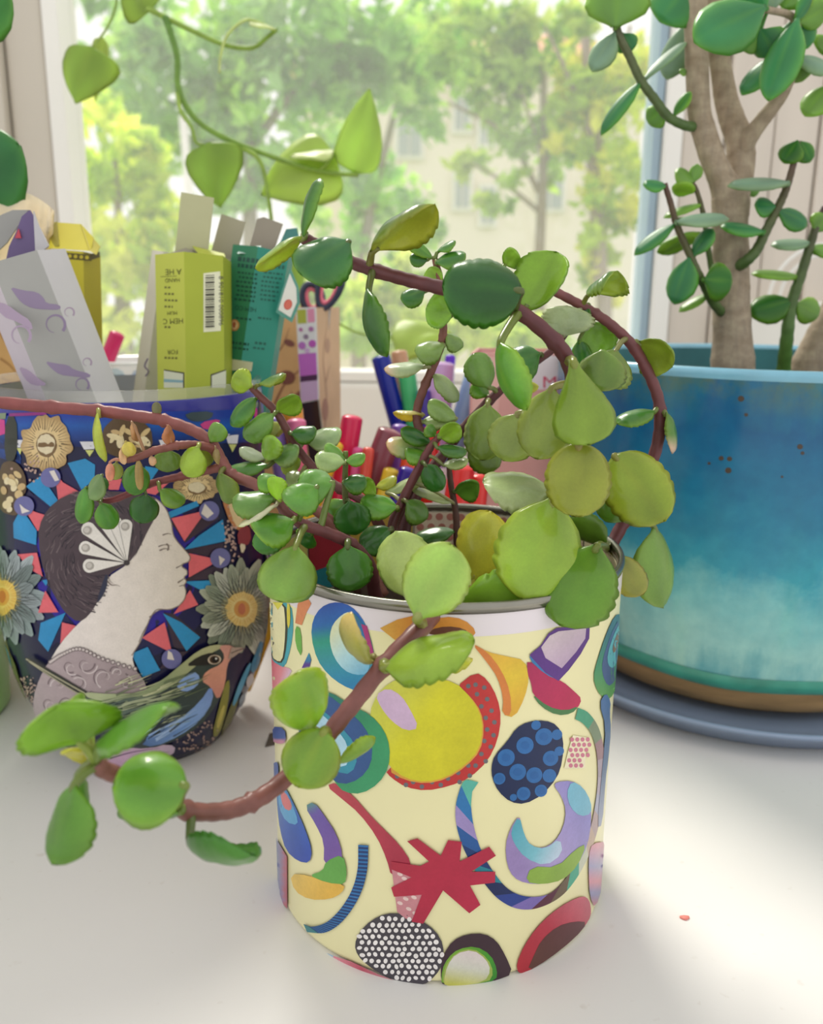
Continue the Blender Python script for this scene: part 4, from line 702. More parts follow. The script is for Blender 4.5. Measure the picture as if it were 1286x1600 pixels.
M['lip'] = simple('glaze_lip', '7ab4cc', .25, .12, 60, .5); M['saucer'] = simple('saucer_grey', '8a9cb8', .35, .06, 30, .2); M['drip'] = simple('glaze_edge', '3f9a86', .3, .3, 70, .4); M['pit'] = simple('glaze_pit', '5a4a3c', .8, .2, 90)
bp = empty('blue_pot', 'large turquoise and deep blue glazed pot holding the jade plant', 'pot', (BX, BY, 0))
f = lambda z: BB+(BR-BB)*min(1, max(0, z-.012)/.10)**.7
zs = np.linspace(.0245, BH-.004, 30)
V, Fc = latheVF(BX, BY, [(f(z), z) for z in zs], 128); obj('body', V, Fc, M['glaze'], bp)
V, Fc = latheVF(BX, BY, [(f(.0195)-.0004, .0195), (f(.021)+.0006, .021), (f(.023)+.0012, .0232), (f(.026)+.0004, .0262)], 128); V[:, 2] += .0005*np.sin(7*np.arctan2(V[:, 1]-BY, V[:, 0]-BX)); obj('glaze_edge', V, Fc, M['drip'], bp)
V, Fc = latheVF(BX, BY, [(0, .0085), (BB-.006, .0085), (BB-.002, .0105), (BB-.0002, .014), (f(.02)-.0006, .021)], 128); obj('foot', V, Fc, M['foot'], bp)
V, Fc = latheVF(BX, BY, [(f(BH), BH-.004), (f(BH)+.0007, BH-.0022), (f(BH)+.0002, BH-.0004), (f(BH)-.002, BH), (f(BH)-.0045, BH-.0005), (f(BH)-.0052, BH-.0022)], 128); obj('lip', V, Fc, M['lip'], bp)
V, Fc = latheVF(BX, BY, [(f(BH)-.0052, BH-.0022), (f(.12)-.0056, .12), (BB-.006, .02), (0, .018)], 96); obj('inner_wall', V, Fc, M['glaze_in'], bp)
V, Fc = latheVF(BX, BY, [(0, .121)]+[(r, .12) for r in np.linspace(.006, BR-.0062, 12)], 60); V[:, 2] += RNG.normal(0, .0012, len(V)); obj('soil', V, Fc, M['soil'], bp)
BS = Lathe(BX, BY, [(f(z), z) for z in np.linspace(0, BH, 40)])
for x, y, r in ((1127, 716, 4), (1140, 717, 4), (1138, 735, 5), (1108, 724, 2.5), (1250, 698, 4.5), (1254, 708, 3), (1158, 623, 5), (1166, 648, 3), (1222, 745, 2)):
    d = Decal(BS, crop(0, 0, 1), .0001); d.many([ellipse(x, y, r, r*.9)], '4a3c30'); d.build('glaze_pit', bp, M['print'])
sa_ = empty('pot_saucer', 'shallow grey blue saucer under the large turquoise pot', 'saucer', (BX, BY, 0))
V, Fc = latheVF(BX, BY, [(0, .0), (.082, .0), (.0905, .001), (.0985, .0085), (.1005, .0100), (.1000, .0112), (.0975, .0108), (.0915, .0062), (.084, .0052), (.0, .0052)], 128); obj('dish', V, Fc, M['saucer'], sa_)
V, Fc = latheVF(BX, BY, [(.060, .0053), (.068, .0053), (.068, .0084), (.060, .0084)], 96, True); obj('foot_ring', V, Fc, M['foot'], sa_)

def bark():
    m, nt, b, o = new_mat('jade_bark'); n = noise(nt, 60, 5, .6, stretch=(2, 2, 3)); n2 = noise(nt, 160, 4, .7, stretch=(3, 3, .6)); r = ramp(nt, n.outputs[0], [(.25, '8a7a66'), (.5, 'a29280'), (.75, 'b8aa94')])
    f_ = ramp(nt, n2.outputs[0], [(.3, (.82, .82, .82)), (.7, (1.12, 1.1, 1.05))]); c = mix(nt, 1, r.outputs[0], f_.outputs[0], 'MULTIPLY'); nt.links.new(c, b.inputs['Base Color']); b.inputs['Roughness'].default_value = .8; bump(nt, b, n.outputs[0], .5, .001); return m
M['jbark'] = bark()
jp = empty('jade_plant', 'jade plant with thick grey brown trunk and fleshy oval leaves in the turquoise pot', 'plant', (BX, BY, .12))
J = crop(860, 0, 2.58); jj = lambda x, y: J((x, y))
P2 = Plant(jp, M['jade'], M['stem'], ('6a6a4a', '4f8038'), 0.0, 'oval', .0036); P2.cap = .24
YJ = BY-.012
def trunk(name, key, pts, Y=YJ):
    Pp = np.array([[*jj(p[0], p[1]), Y+(p[3] if len(p) > 3 else 0)] for p in pts]); Q = np.array([atY(*p) for p in Pp]); R = np.array([px2m(p[2]/2.58/2, q) for p, q in zip(pts, Q)])
    S4 = spline(np.hstack([Q, R[:, None]]), 8); n = len(S4); R = S4[:, 3]*(1+.035*np.maximum(0, np.sin(np.arange(n)*.78))**6); v, fc = tubeVF(S4[:, :3], R, 14); obj(name, v, fc, M['jbark'], jp); P2.st[key] = (S4[:, :3], proj(S4[:, :3]), S4[:, 3])
trunk('trunk', 'trunk', [(735, 1720, 175), (735, 1490, 172), (732, 1330, 150), (728, 1200, 146), (728, 1050, 140), (724, 900, 140), (725, 800, 150), (690, 720, 108), (655, 640, 98), (622, 540, 96), (600, 450, 92), (592, 300, 92), (588, 150, 92), (585, 0, 92), (580, -160, 84)])
trunk('branch', 'fork', [(735, 850, 110, .004), (755, 740, 112, .006), (768, 650, 112, .008), (762, 560, 108, .010), (735, 490, 100, .012), (708, 400, 92, .012), (690, 290, 84, .012), (672, 150, 80, .012), (655, 0, 76, .012), (640, -140, 70, .012)])
trunk('branch', 'fork2', [(765, 640, 80, .008), (800, 560, 70, .004), (850, 490, 62, .0), (905, 420, 56, -.004), (950, 350, 48, -.008), (985, 240, 40, -.012), (985, 80, 30, -.020), (860, 35, 26, -.026)])
trunk('second_trunk', 'two', [(1010, 1600, 150, .02), (1030, 1490, 130, .02), (1080, 1380, 120, .02), (1140, 1260, 110, .02), (1230, 1080, 100, .02)])
def twig(key, pts, r0, r1, c): P2.stem(key, [(*jj(p[0], p[1]), YJ+(p[2] if len(p) > 2 else 0)) for p in pts], r0, r1, c, (), 'twig', 8)
twig('t1', [(590, 512), (540, 505, -.006), (475, 470, -.010), (420, 400, -.012), (365, 325, -.014), (320, 230, -.015), (285, 160, -.016), (255, 80, -.016), (225, -10, -.016), (215, -80, -.016)], .0021, .0013, ('4f7038', '6a6250'))
twig('t2', [(690, 1260, -.004), (650, 1210, -.014), (620, 1150, -.018), (590, 1090, -.020), (550, 1000, -.020), (510, 910, -.020), (485, 820, -.020), (460, 740, -.020)], .0021, .0011, ('4f7038', '5a3a34'))
twig('t3', [(660, 1150, .0), (645, 1060, -.002), (630, 960, -.004), (618, 870, -.006), (590, 770, -.006), (570, 735, -.006)], .0014, .0009, ('5a7a3a', '5a4038'))
twig('t4', [(740, 1080), (780, 1060, -.010), (830, 1010, -.012), (865, 940, -.012), (905, 860, -.012), (935, 800, -.012), (958, 740, -.012), (980, 660, -.012), (1002, 570, -.012)], .0026, .0012, ('4f7038', '5a3a38'))
twig('t5', [(930, 1620, .010), (940, 1490, .005), (955, 1350, .0), (970, 1230, .0), (1010, 1110, .0), (1050, 980, .0), (1075, 900, .0), (1110, 830, .0)], .0036, .0014, ('5a8a3a', '4a3436'))
P2.st['twig'] = P2.st['t1']
def JL(key, bx, by, tx, ty, w, tilt=40, d='u', c='J', curl=.45, bend=.35, dy=0.0, dt=0.0, pet=True, prof=None): 
    a, b = jj(bx, by), jj(tx, ty); P2.leaf(key, a[0], a[1], b[0], b[1], w*1.25/2.58, tilt*.85, d, curl, bend, c, dy, dt, pet, prof, lump=.008)
JL('t1', 262, 135, 168, 290, 78, 35, 'l', 'Q'); JL('t1', 290, 140, 330, 205, 72, 30, 'r', 'J', dy=.003); JL('t1', 262, 115, 280, -90, 185, 15, 'u', 'K', .4, .2, -.004, .004)
JL('t1', 378, 325, 550, 168, 34, 70, 'u', 'Q', .5, .3, .002, .012); JL('t1', 368, 335, 204, 546, 44, 66, 'l', 'J', .5, .6); JL('t1', 452, 440, 395, 500, 78, 20, 'u', 'K', dy=.006, dt=.004); JL('t1', 498, 470, 566, 368, 36, 55, 'l', 'G')
JL('trunk', 555, 100, 470, 322, 95, 40, 'l', 'Q', .5, .4, .012); JL('trunk', 545, -40, 440, 90, 150, 25, 'u', 'I', .4, .2, .0, .0); JL('trunk', 548, 285, 520, 295, 24, 40, 'u', 'K')
JL('fork2', 858, 36, 578, 172, 135, 22, 'u', 'I', .35, .25, -.010, -.010); JL('fork2', 850, 120, 912, 220, 110, 35, 'd', 'J', .5, .3, .004); JL('fork2', 830, 130, 770, 200, 80, 40, 'd', 'K', .4, .3, .006)
JL('fork2', 998, 85, 878, 408, 108, 25, 'l', 'I', .45, .35, -.008, -.004); JL('fork2', 912, 235, 772, 385, 62, 60, 'u', 'J', .6, .7, .004); JL('fork2', 985, 230, 1015, 330, 105, 20, 'd', 'K', .4, .3, .006)
JL('fork2', 990, 245, 1130, 285, 62, 55, 'u', 'Q', .5, .5, .0); JL('t5', 1120, 350, 1026, 470, 84, 35, 'l', 'K', .45, .3, -.010, .0, False); JL('fork2', 985, 90, 1040, 195, 95, 25, 'r', 'J', .4, .3, .008)
JL('fork2', 970, 90, 935, 210, 70, 30, 'u', 'Q', .5, .3, .010); JL('fork2', 940, 40, 1010, -70, 120, 30, 'u', 'K', .4, .2, .006); JL('fork2', 985, 80, 1050, -20, 40, 50, 'r', 'J', .6, .4, -.004)
JL('fork2', 870, 40, 770, -60, 100, 35, 'l', 'I', .5, .3, -.004); JL('fork2', 900, 40, 880, -80, 110, 30, 'u', 'Q', .4, .2, .004); JL('fork2', 1000, 90, 1120, 20, 90, 40, 'r', 'K', .4, .3, .004); JL('t5', 1130, 150, 1085, 215, 80, 30, 'r', 'K', .4, .2, 0, 0, False)
JL('t4', 998, 572, 942, 660, 75, 30, 'l', 'D'); JL('t4', 1004, 572, 1048, 655, 60, 35, 'r', 'D'); JL('t4', 958, 745, 712, 752, 54, 62, 'u', 'Q', .5, .4, -.004); JL('trunk', 812, 735, 822, 795, 44, 25, 'r', 'K', dy=.004)
JL('t4', 902, 838, 822, 828, 58, 40, 'u', 'J'); JL('t4', 915, 855, 1035, 912, 60, 42, 'u', 'J', .5, .4); JL('t5', 1048, 985, 888, 992, 50, 65, 'u', 'Q', .5, .4); JL('t4', 856, 942, 684, 915, 50, 60, 'u', 'J', .5, .4, -.003)
JL('t2', 508, 902, 722, 882, 52, 60, 'u', 'Q', .5, .4, -.003); JL('t2', 502, 910, 338, 1030, 44, 62, 'u', 'J', .5, .5); JL('t2', 465, 755, 372, 745, 44, 58, 'u', 'J', .5, .5); JL('t3', 572, 738, 502, 688, 50, 55, 'u', 'K'); JL('t3', 580, 735, 592, 660, 44, 40, 'u', 'K')
JL('t3', 585, 770, 490, 752, 50, 120, 'u', 'K'); JL('t3', 612, 828, 455, 880, 36, 70, 'u', 'K', .5, .5); JL('t3', 605, 950, 428, 1015, 68, 120, 'u', 'K'); JL('t2', 578, 1035, 655, 920, 56, 55, 'l', 'J', .5, .6); JL('t3', 612, 900, 500, 890, 40, 65, 'u', 'K')
JL('t2', 563, 1042, 500, 1228, 98, 30, 'l', 'J', .5, .3); JL('t2', 618, 1130, 734, 1138, 118, 15, 'u', 'D', .5, .3, -.004); JL('t2', 642, 1190, 518, 1258, 36, 70, 'u', 'K', .5, .5, .006)
JL('t5', 1000, 1122, 808, 1106, 48, 70, 'u', 'K', .5, .4); JL('t5', 972, 1218, 800, 1268, 92, 30, 'u', 'D', .45, .3); JL('t5', 990, 1225, 1082, 1275, 80, 22, 'u', 'K', .4, .3); JL('t5', 1062, 935, 1110, 860, 62, 40, 'r', 'K'); JL('t5', 1055, 1015, 1125, 1005, 50, 55, 'u', 'K')
# ------------------------------------------------------------------ the portrait jar
JX, JY = -.1171, .0863
M['navy'] = simple('navy_paper', '17173c', .3, .15, 60, .15, spec=.3); M['jar_blue'] = simple('blue_band_paint', '1a1a88', .25, .08, 50, .2); M['jar_in'] = simple('jar_inside', 'aab0c4', .5, .1, 40)
M['clear'] = glass_mat('clear_glass', .16); M['jglass'] = simple('glass_lip', 'd4dcd8', .1, .06, 50, .6)
jp_ = [(.0300, .0), (.0338, .003), (.0378, .0095), (.0420, .0180), (.0456, .0280), (.0482, .0390), (.0498, .052), (.0503, .064), (.0504, .085), (.0504, .110), (.0503, .1265)]
jar = empty('portrait_jar', 'round decoupage jar with a woman in profile and a bird, filled with incense boxes', 'jar', (JX, JY, 0))
zz = np.linspace(0, .1265, 46); jr = np.interp(zz, [p[1] for p in jp_], [p[0] for p in jp_]); jr = np.convolve(np.pad(jr, 2, 'edge'), [.1, .2, .4, .2, .1], 'valid')
prof = list(zip(jr, zz)); V, Fc = latheVF(JX, JY, [(0, .001)]+prof, 128); obj('body', V, Fc, M['navy'], jar)
V, Fc = latheVF(JX, JY, [(.0504, .1267), (.0506, .128), (.0505, .1392), (.0500, .1400)], 128); obj('blue_band', V, Fc, M['jar_blue'], jar)
V, Fc = latheVF(JX, JY, [(.0500, .1401), (.0503, .1412), (.0503, .1428), (.0498, .1437), (.0486, .1437), (.0482, .1426), (.0482, .1401)], 128); obj('glass_lip', V, Fc, M['clear'], jar)
V, Fc = latheVF(JX, JY, [(.0482, .1400), (.0482, .05), (.040, .02), (.025, .006), (0, .006)], 96); obj('inner_wall', V, Fc, M['jar_in'], jar)
JS = Lathe(JX, JY, prof+[(.0507, .1268), (.0507, .15)])
TG = crop(0, 600, 2.581)
def jpaper(name, label, *layers, mat=None, off=.00015, split=False):
    if split: return [jpaper(name, label if i == 0 else None, l, mat=mat, off=off+.00005*i) for i, l in enumerate(layers)]
    d = Decal(JS, TG, off, .00002)
    for l in layers: getattr(d, l[0])(*l[1:-1], **l[-1]) if isinstance(l[-1], dict) else getattr(d, l[0])(*l[1:])
    return d.build(name, jar, mat or M['print'], label)
rg = np.random.default_rng(11)
BLU, PNK = '2a8cc4', 'dc6670'
# printed border under the blue band
lay = [(P, [(0, 128), (1080, 100), (1080, 215), (1040, 235), (0, 262)], g((0, 130), (0, 250), (0, '1c3a9a'), (.3, '1a56a8'), (.6, '16408c'), (1, '15205a')), 0)]
lay += [(P, p, 'd8d8e0', 0) for p in ([(52, 225), (98, 225), (92, 255), (70, 256)], [(322, 232), (390, 232), (380, 262), (340, 264)], [(640, 225), (690, 225), (680, 250), (650, 252)], [(905, 200), (960, 205), (955, 240), (918, 240)])]
lay += [(P, p, 'c8cc7a', 0) for p in ([(70, 258), (92, 258), (84, 285)], [(345, 266), (380, 266), (362, 292)], [(920, 243), (952, 243), (935, 275)])]
lay += [(P, [(0, 140), (22, 145), (24, 200), (0, 208)], 'c83a8a', 0), (P, [(25, 130), (70, 128), (75, 260), (55, 320), (20, 300)], '30342c', 1), (P, [(0, 118), (28, 116), (26, 140), (0, 142)], '7a8a70', 0), (P, [(40, 118), (190, 112), (190, 124), (42, 130)], '8a2a7a', 0), (P, [(740, 115), (860, 108), (850, 140), (800, 152), (760, 146)], '3a4a50', 1), (P, [(800, 155), (890, 138), (870, 172), (820, 186)], 'c03a80', 1)]
jpaper('border_print', 'blue printed border with white and yellow points', *lay)
# sunburst behind the head
lay = [(P, ellipse(480, 700, 425, 420, 0, 40), '191a4e', 0), (P, ellipse(470, 720, 330, 330, 0, 40), '2a1c94', 0, 12)]
dk = [[(200, 370), (260, 350), (330, 440), (280, 470), (235, 480)], [(120, 430), (90, 500), (200, 545), (215, 520)], [(60, 620), (150, 650), (160, 690), (75, 690)], [(100, 730), (190, 780), (160, 800)], [(265, 925), (300, 965), (200, 1075), (175, 1050)], [(375, 390), (430, 380), (440, 430), (390, 430)], [(690, 560), (860, 500), (880, 540), (745, 640)], [(740, 665), (900, 640), (890, 700), (760, 680)], [(740, 795), (760, 775), (890, 720), (900, 780)], [(660, 920), (700, 925), (800, 1010), (760, 1070), (700, 1060)], [(690, 1080), (760, 1075), (700, 1130), (640, 1150)]]
lay += [(P, p, '1c1a4a' if i < 6 else '3a2c40', 0) for i, p in enumerate(dk)]
lay += [(P, p, BLU, 0) for p in ([(275, 318), (345, 300), (385, 325), (382, 385), (330, 425)], [(108, 412), (165, 372), (205, 420), (238, 470), (215, 500)], [(58, 560), (90, 500), (152, 590), (150, 648), (60, 620)], [(168, 962), (268, 920), (198, 1078), (158, 1030)], [(895, 545), (908, 632), (738, 668), (800, 610)], [(740, 795), (860, 790), (890, 780), (885, 800), (830, 842)], [(655, 922), (730, 960), (805, 1020), (750, 1075)], [(530, 1085), (595, 1058), (645, 1152), (575, 1180)], [(665, 520), (790, 470), (800, 490), (672, 545)], [(585, 330), (640, 340), (600, 400), (570, 380)], [(175, 790), (205, 785), (190, 812)])]
lay += [(P, p, PNK, 0) for p in ([(225, 355), (258, 395), (318, 430), (240, 472)], [(98, 490), (150, 515), (205, 532), (158, 592)], [(78, 685), (155, 678), (178, 775), (120, 740)], [(188, 830), (240, 918), (160, 920)], [(255, 958), (310, 972), (248, 1045)], [(435, 388), (492, 380), (480, 425), (440, 425)], [(688, 540), (828, 508), (740, 632)], [(758, 680), (882, 708), (758, 778)], [(762, 828), (795, 888), (698, 925)], [(572, 1020), (662, 958), (692, 1082)], [(565, 432), (690, 385), (625, 445)])]
lay += [(P, ellipse(x, y, 40, 40), '6a6aa0', 0) for x, y in ((210, 375), (105, 490), (838, 510), (882, 700), (690, 1105))]+[(P, p, 'd8d0cc', 0) for p in ([(205, 350), (225, 345), (245, 385), (228, 390)], [(88, 480), (110, 500), (130, 510), (98, 520)], [(820, 480), (855, 520), (830, 540), (805, 520)], [(875, 690), (900, 705), (880, 730)], [(675, 1070), (690, 1080), (700, 1110), (672, 1105)])]
jpaper('sunburst_print', 'sunburst of blue and pink wedges', *lay)
# gold ornaments
def ornament(cx, cy, rx, ry, seed, inner=True, fan=None):
    r2 = np.random.default_rng(seed); n = 40; t = np.linspace(0, 2*math.pi, n, endpoint=False); rad = 1+.10*r2.normal(size=n)*.6+.06*np.sin(9*t)
    lay = [(P, np.stack([cx+rx*rad*np.cos(t), cy+ry*rad*np.sin(t)], 1), ('r', (cx, cy), (max(rx, ry), 0), ((0, 'e0cfa0'), (.6, 'd8bc88'), (1, 'a88a5c'))), 1)]
    ln = [([(cx+rx*q0*math.cos(a), cy+ry*q0*math.sin(a)), (cx+rx*.97*math.cos(a+.06), cy+ry*.97*math.sin(a+.06))], r2.uniform(1.5, 4.5), True) for a in np.linspace(0, 6.28, 46) for q0 in [r2.uniform(.45, .7)]]
    lay.append(('lines', ln, '4a3826'))
    if inner: lay += [(P, ellipse(cx+2, cy+5, rx*.42, ry*.44)+r2.normal(0, 1.2, (20, 2)), '7a6040', 0), (P, ellipse(cx, cy, rx*.36, ry*.36)+r2.normal(0, 1.2, (20, 2)), 'dccfae', 0)]
    return jpaper('shell_print', 'tan engraved shell ornament', *lay, mat=M['ink'], off=.0005)
ornament(190, 240, 100, 112, 1); ornament(790, 415, 92, 58, 3); 
def knot(cx, cy, rx, ry, seed):
    r2 = np.random.default_rng(seed); lay = [(P, ellipse(cx, cy, rx, ry, 0, 18)+r2.normal(0, 4, (18, 2)), '5a4630', 1)]
    for i in range(13):
        a = r2.uniform(0, 6.28); q = r2.uniform(.1, .8); x, y = cx+rx*q*math.cos(a), cy+ry*q*math.sin(a)
        lay.append((P, ellipse(x, y, rx*r2.uniform(.18, .34), ry*r2.uniform(.09, .16), r2.uniform(0, 3)), ['e0d0a4', 'cfb684', 'c4a878', 'e4d6b0'][i % 4], 0))
    return jpaper('rosette_print', 'tan engraved knot ornament', *lay, mat=M['ink'], off=.0005)
knot(515, 212, 100, 88, 4); knot(50, 420, 58, 110, 6)
jpaper('dots_print', 'scattered tan dots', ('many', [ellipse(x, y, r_, r_) for x, y, r_ in zip(rg.normal(120, 22, 60), rg.normal(1225, 26, 60), rg.uniform(2, 4.5, 60))]+[ellipse(x, y, r_, r_) for x, y, r_ in zip(rg.normal(930, 16, 50), rg.normal(600, 55, 50), rg.uniform(3, 6, 50))]+[ellipse(x, y, r_, r_) for x, y, r_ in zip(rg.normal(130, 28, 26), rg.normal(330, 35, 26), rg.uniform(3, 5, 26))]+[ellipse(x, y, r_, r_) for x, y, r_ in zip(rg.normal(780, 55, 90), rg.normal(1420, 45, 90), rg.uniform(2.5, 5, 90))], 'b89a90'), off=.0005)
jpaper('insect_print', 'orange and cream winged ornament', *[(P, p, c, 1) for p, c in (([(880, 400), (1010, 480), (1000, 560), (950, 600), (905, 520)], 'c08050'), ([(905, 430), (990, 500), (960, 590), (930, 540)], 'e0c898'), ([(950, 590), (1000, 560), (1010, 640), (960, 660)], '8a3a40'), ([(1000, 470), (1060, 430), (1050, 540), (1000, 600)], 'd8b884'), ([(960, 640), (990, 650), (970, 690)], 'd8ccb0'))], off=.0005)
# daisies
def daisy(cx, cy, R, n, cols, core, kx, seed, a0=0, a1=6.28):
    r2 = np.random.default_rng(seed); lay = []; ln = []
    for ring in (0, 1):
        for i, a in enumerate(np.linspace(a0, a1, n, endpoint=False)+ring*.14):
            L_ = R*r2.uniform(.86, 1.08)*(1-.14*ring); w = R*.15; s_ = np.array([0, .25, .55, .8, 1.0, .8, .55, .25]); ww = np.array([.3, .8, 1, .7, 0, -.7, -1, -.8])*w
            x = cx+kx*(L_*s_*math.cos(a)-ww*math.sin(a)); y = cy+L_*s_*math.sin(a)+ww*math.cos(a); base = lin(cols[(i+ring) % len(cols)])*r2.uniform(.8, 1.15)
            lay.append((P, np.stack([x, y], 1), ('r', (cx, cy), (R, 0), ((0, base*.6), (.5, base*.85), (1, base*1.2))), 1))
            for q in (-.5, .1, .55): ln.append(([(cx+kx*(R*.3*math.cos(a)-q*w*math.sin(a)), cy+R*.3*math.sin(a)+q*w*math.cos(a)), (cx+kx*(L_*.92*math.cos(a)-q*.3*w*math.sin(a)), cy+L_*.92*math.sin(a)+q*.3*w*math.cos(a))], 2.6, True))
    lay.append(('lines', ln, '3a4240')); lay.append((P, np.stack([cx+kx*R*.32*np.cos(np.linspace(0, 6.28, 40)[:-1])*(1+.05*r2.normal(size=39)), cy+R*.32*np.sin(np.linspace(0, 6.28, 40)[:-1])*(1+.05*r2.normal(size=39))], 1), ('r', (cx, cy), (R*.36, 0), ((0, core[0]), (.5, core[1]), (1, core[2]))), 0))
    ln = [([(cx+kx*R*.16*math.cos(a), cy+R*.16*math.sin(a)), (cx+kx*R*.42*math.cos(a), cy+R*r2.uniform(.30, .48)*math.sin(a))], 3.0, True) for a in np.linspace(0, 6.28, 84)]
    lay += [('lines', ln[::2], core[2]), ('lines', ln[1::2], core[3]), (P, ellipse(cx, cy, kx*R*.07, R*.11), core[4], 0)]
    return jpaper('daisy_print', 'engraved daisy with yellow centre', *lay, mat=M['ink'], off=.0005)
daisy(22, 855, 225, 15, ['94a2a4', 'a4b0b4', '80908f'], ('d88a40', 'dcaa3c', 'e4c254', 'f0d878', 'c8702c'), .80, 21)
daisy(965, 905, 215, 16, ['929a88', 'a2a896', '808c7c', 'b4b8ac'], ('c87a50', 'c89a48', 'd4bc74', 'e4d498', 'b86a48'), .92, 22)
# the woman in profile
face = [(612, 452), (640, 470), (668, 505), (688, 560), (694, 600), (708, 628), (735, 660), (760, 692), (756, 712), (732, 722), (730, 734), (748, 748), (750, 764), (738, 776), (746, 792), (738, 808), (745, 835), (738, 865), (718, 890), (680, 905), (630, 906), (604, 940), (590, 975), (565, 1035), (532, 1090), (545, 1145), (585, 1200), (450, 1160), (330, 1080), (205, 1120), (252, 1040), (320, 962), (372, 920), (410, 850), (430, 780), (520, 720), (560, 660), (600, 570)]
skin = g((300, 900), (740, 700), (0, 'e6ddd8'), (.5, 'e2d9d2'), (1, 'dcd2c8'))
hair = [(166, 640), (166, 570), (200, 500), (262, 448), (340, 428), (450, 428), (560, 436), (618, 450), (632, 480), (622, 540), (594, 590), (562, 660), (540, 692), (510, 724), (440, 762), (420, 805), (400, 872), (362, 932), (322, 958), (270, 920), (228, 850), (198, 790), (178, 720)]
hl = []
for i in range(260):
    a = rg.uniform(0, 6.28); q = rg.uniform(.25, 1)**.7; x, y = 385+215*q*math.cos(a), 670+250*q*math.sin(a)
    if inside(np.array(hair, float), np.array([x]), np.array([y]))[0]:
        tx, ty = -math.sin(a+.3), math.cos(a+.3); hl.append(([(x-tx*24, y-ty*24), (x+rg.normal(0, 3), y+rg.normal(0, 3)), (x+tx*24+rg.normal(0, 5), y+ty*24)], rg.uniform(3, 6), True))
ln = [([(636, 652), (660, 645), (690, 648)], 5, True), ([(640, 668), (662, 660), (682, 664)], 6, True), ([(652, 606), (672, 600), (690, 604)], 5, True), ([(668, 640), (676, 652), (672, 668)], 6, False), ([(706, 738), (722, 730), (732, 722)], 5, True), ([(712, 798), (730, 786), (744, 778)], 6, True), ([(718, 812), (732, 808), (742, 812)], 3, False), ([(436, 790), (452, 806), (470, 806), (488, 812)], 6, True), ([(440, 770), (446, 790), (460, 800)], 4, True), ([(600, 936), (640, 908), (690, 905)], 4, True), ([(560, 1035), (575, 1000), (592, 968)], 3, False)]
blades = []
for (ax, ay, bx_, by_, w) in ((360, 580, 510, 712, 56), (420, 535, 510, 712, 60), (468, 555, 512, 712, 52), (508, 565, 514, 712, 52), (350, 655, 508, 714, 54), (366, 728, 508, 716, 56)):
    v = np.array([bx_-ax, by_-ay], float); v /= np.hypot(*v); nrm = np.array([-v[1], v[0]])*w/2; t = np.linspace(math.pi/2, -math.pi/2, 9)
    tip = [np.array([ax, ay])-v*math.cos(q)*w/2*.9+nrm*math.sin(q) for q in t]; blades.append(np.array(tip+[np.array([bx_, by_])]))
lay = [(P, face, skin, 1), ('lines', [(face[i:i+4], 4, False) for i in range(0, 24, 3)], '8a7a70'), (P, hair, '4a3c44', 1), ('lines', hl[::2], '6c5e62'), ('lines', hl[1::2], '2c2430'), (P, [(425, 768), (440, 762), (434, 820), (408, 868), (392, 880)], '2c3048', 1), ('lines', ln, '7a6c66')]
for b in blades: lay += [(P, (b-b.mean(0))*1.07+b.mean(0), '55504c', 0), (P, b, 'e6e1dc', 0)]
lay += [('many', [ellipse(x, y, 17, 17) for x, y in ((358, 586), (352, 656), (368, 728), (506, 570))], 'a8a29c'), ('many', [ellipse(x-2, y-2, 11, 11) for x, y in ((358, 586), (352, 656), (368, 728), (506, 570))], 'c8c2bc'), (P, ellipse(512, 716, 12, 11), '3c3436', 0)]
jpaper('portrait_print', 'woman in profile with dark hair and a white fan comb', *lay, mat=M['ink'], off=.0011)
bl_ = [(148, 1260), (170, 1185), (208, 1112), (250, 1085), (330, 1058), (420, 1100), (545, 1142), (592, 1205), (600, 1300), (420, 1330), (300, 1380), (180, 1372), (150, 1325)]
sw = []
for x, y, r_, a in ((350, 1120, 40, 0), (290, 1130, 30, 1), (420, 1170, 42, 2), (240, 1200, 34, 3), (320, 1200, 36, 4), (500, 1190, 30, 5), (210, 1280, 30, 1), (280, 1280, 34, 2), (380, 1240, 26, 0), (470, 1150, 22, 3)):
    t = np.linspace(0, 5.2, 12); sw.append((np.stack([x+r_*(1-t/6.5)*np.cos(t+a), y+r_*(1-t/6.5)*np.sin(t+a)], 1).tolist(), 7, True))
jpaper('lace_print', 'grey lace blouse with scroll pattern', (P, bl_, g((200, 1150), (560, 1250), (0, 'b0a0a4'), (1, '9c8c90')), 1), ('lines', sw, '7a6a70'), ('lines', [([(p[0]+9, p[1]+9) for p in s_[0]], 5, True) for s_ in sw], 'd4c8ca'), ('many', [ellipse(x, y, 9, 9) for x, y in spline([(215, 1115), (260, 1085), (330, 1062), (420, 1102), (545, 1142)], 6)], '6e6064'), ('many', [ellipse(x, y, 5.5, 5.5) for x, y in spline([(215, 1115), (260, 1085), (330, 1062), (420, 1102), (545, 1142)], 6)], 'cfc4c2'), mat=M['ink'], off=.0014)
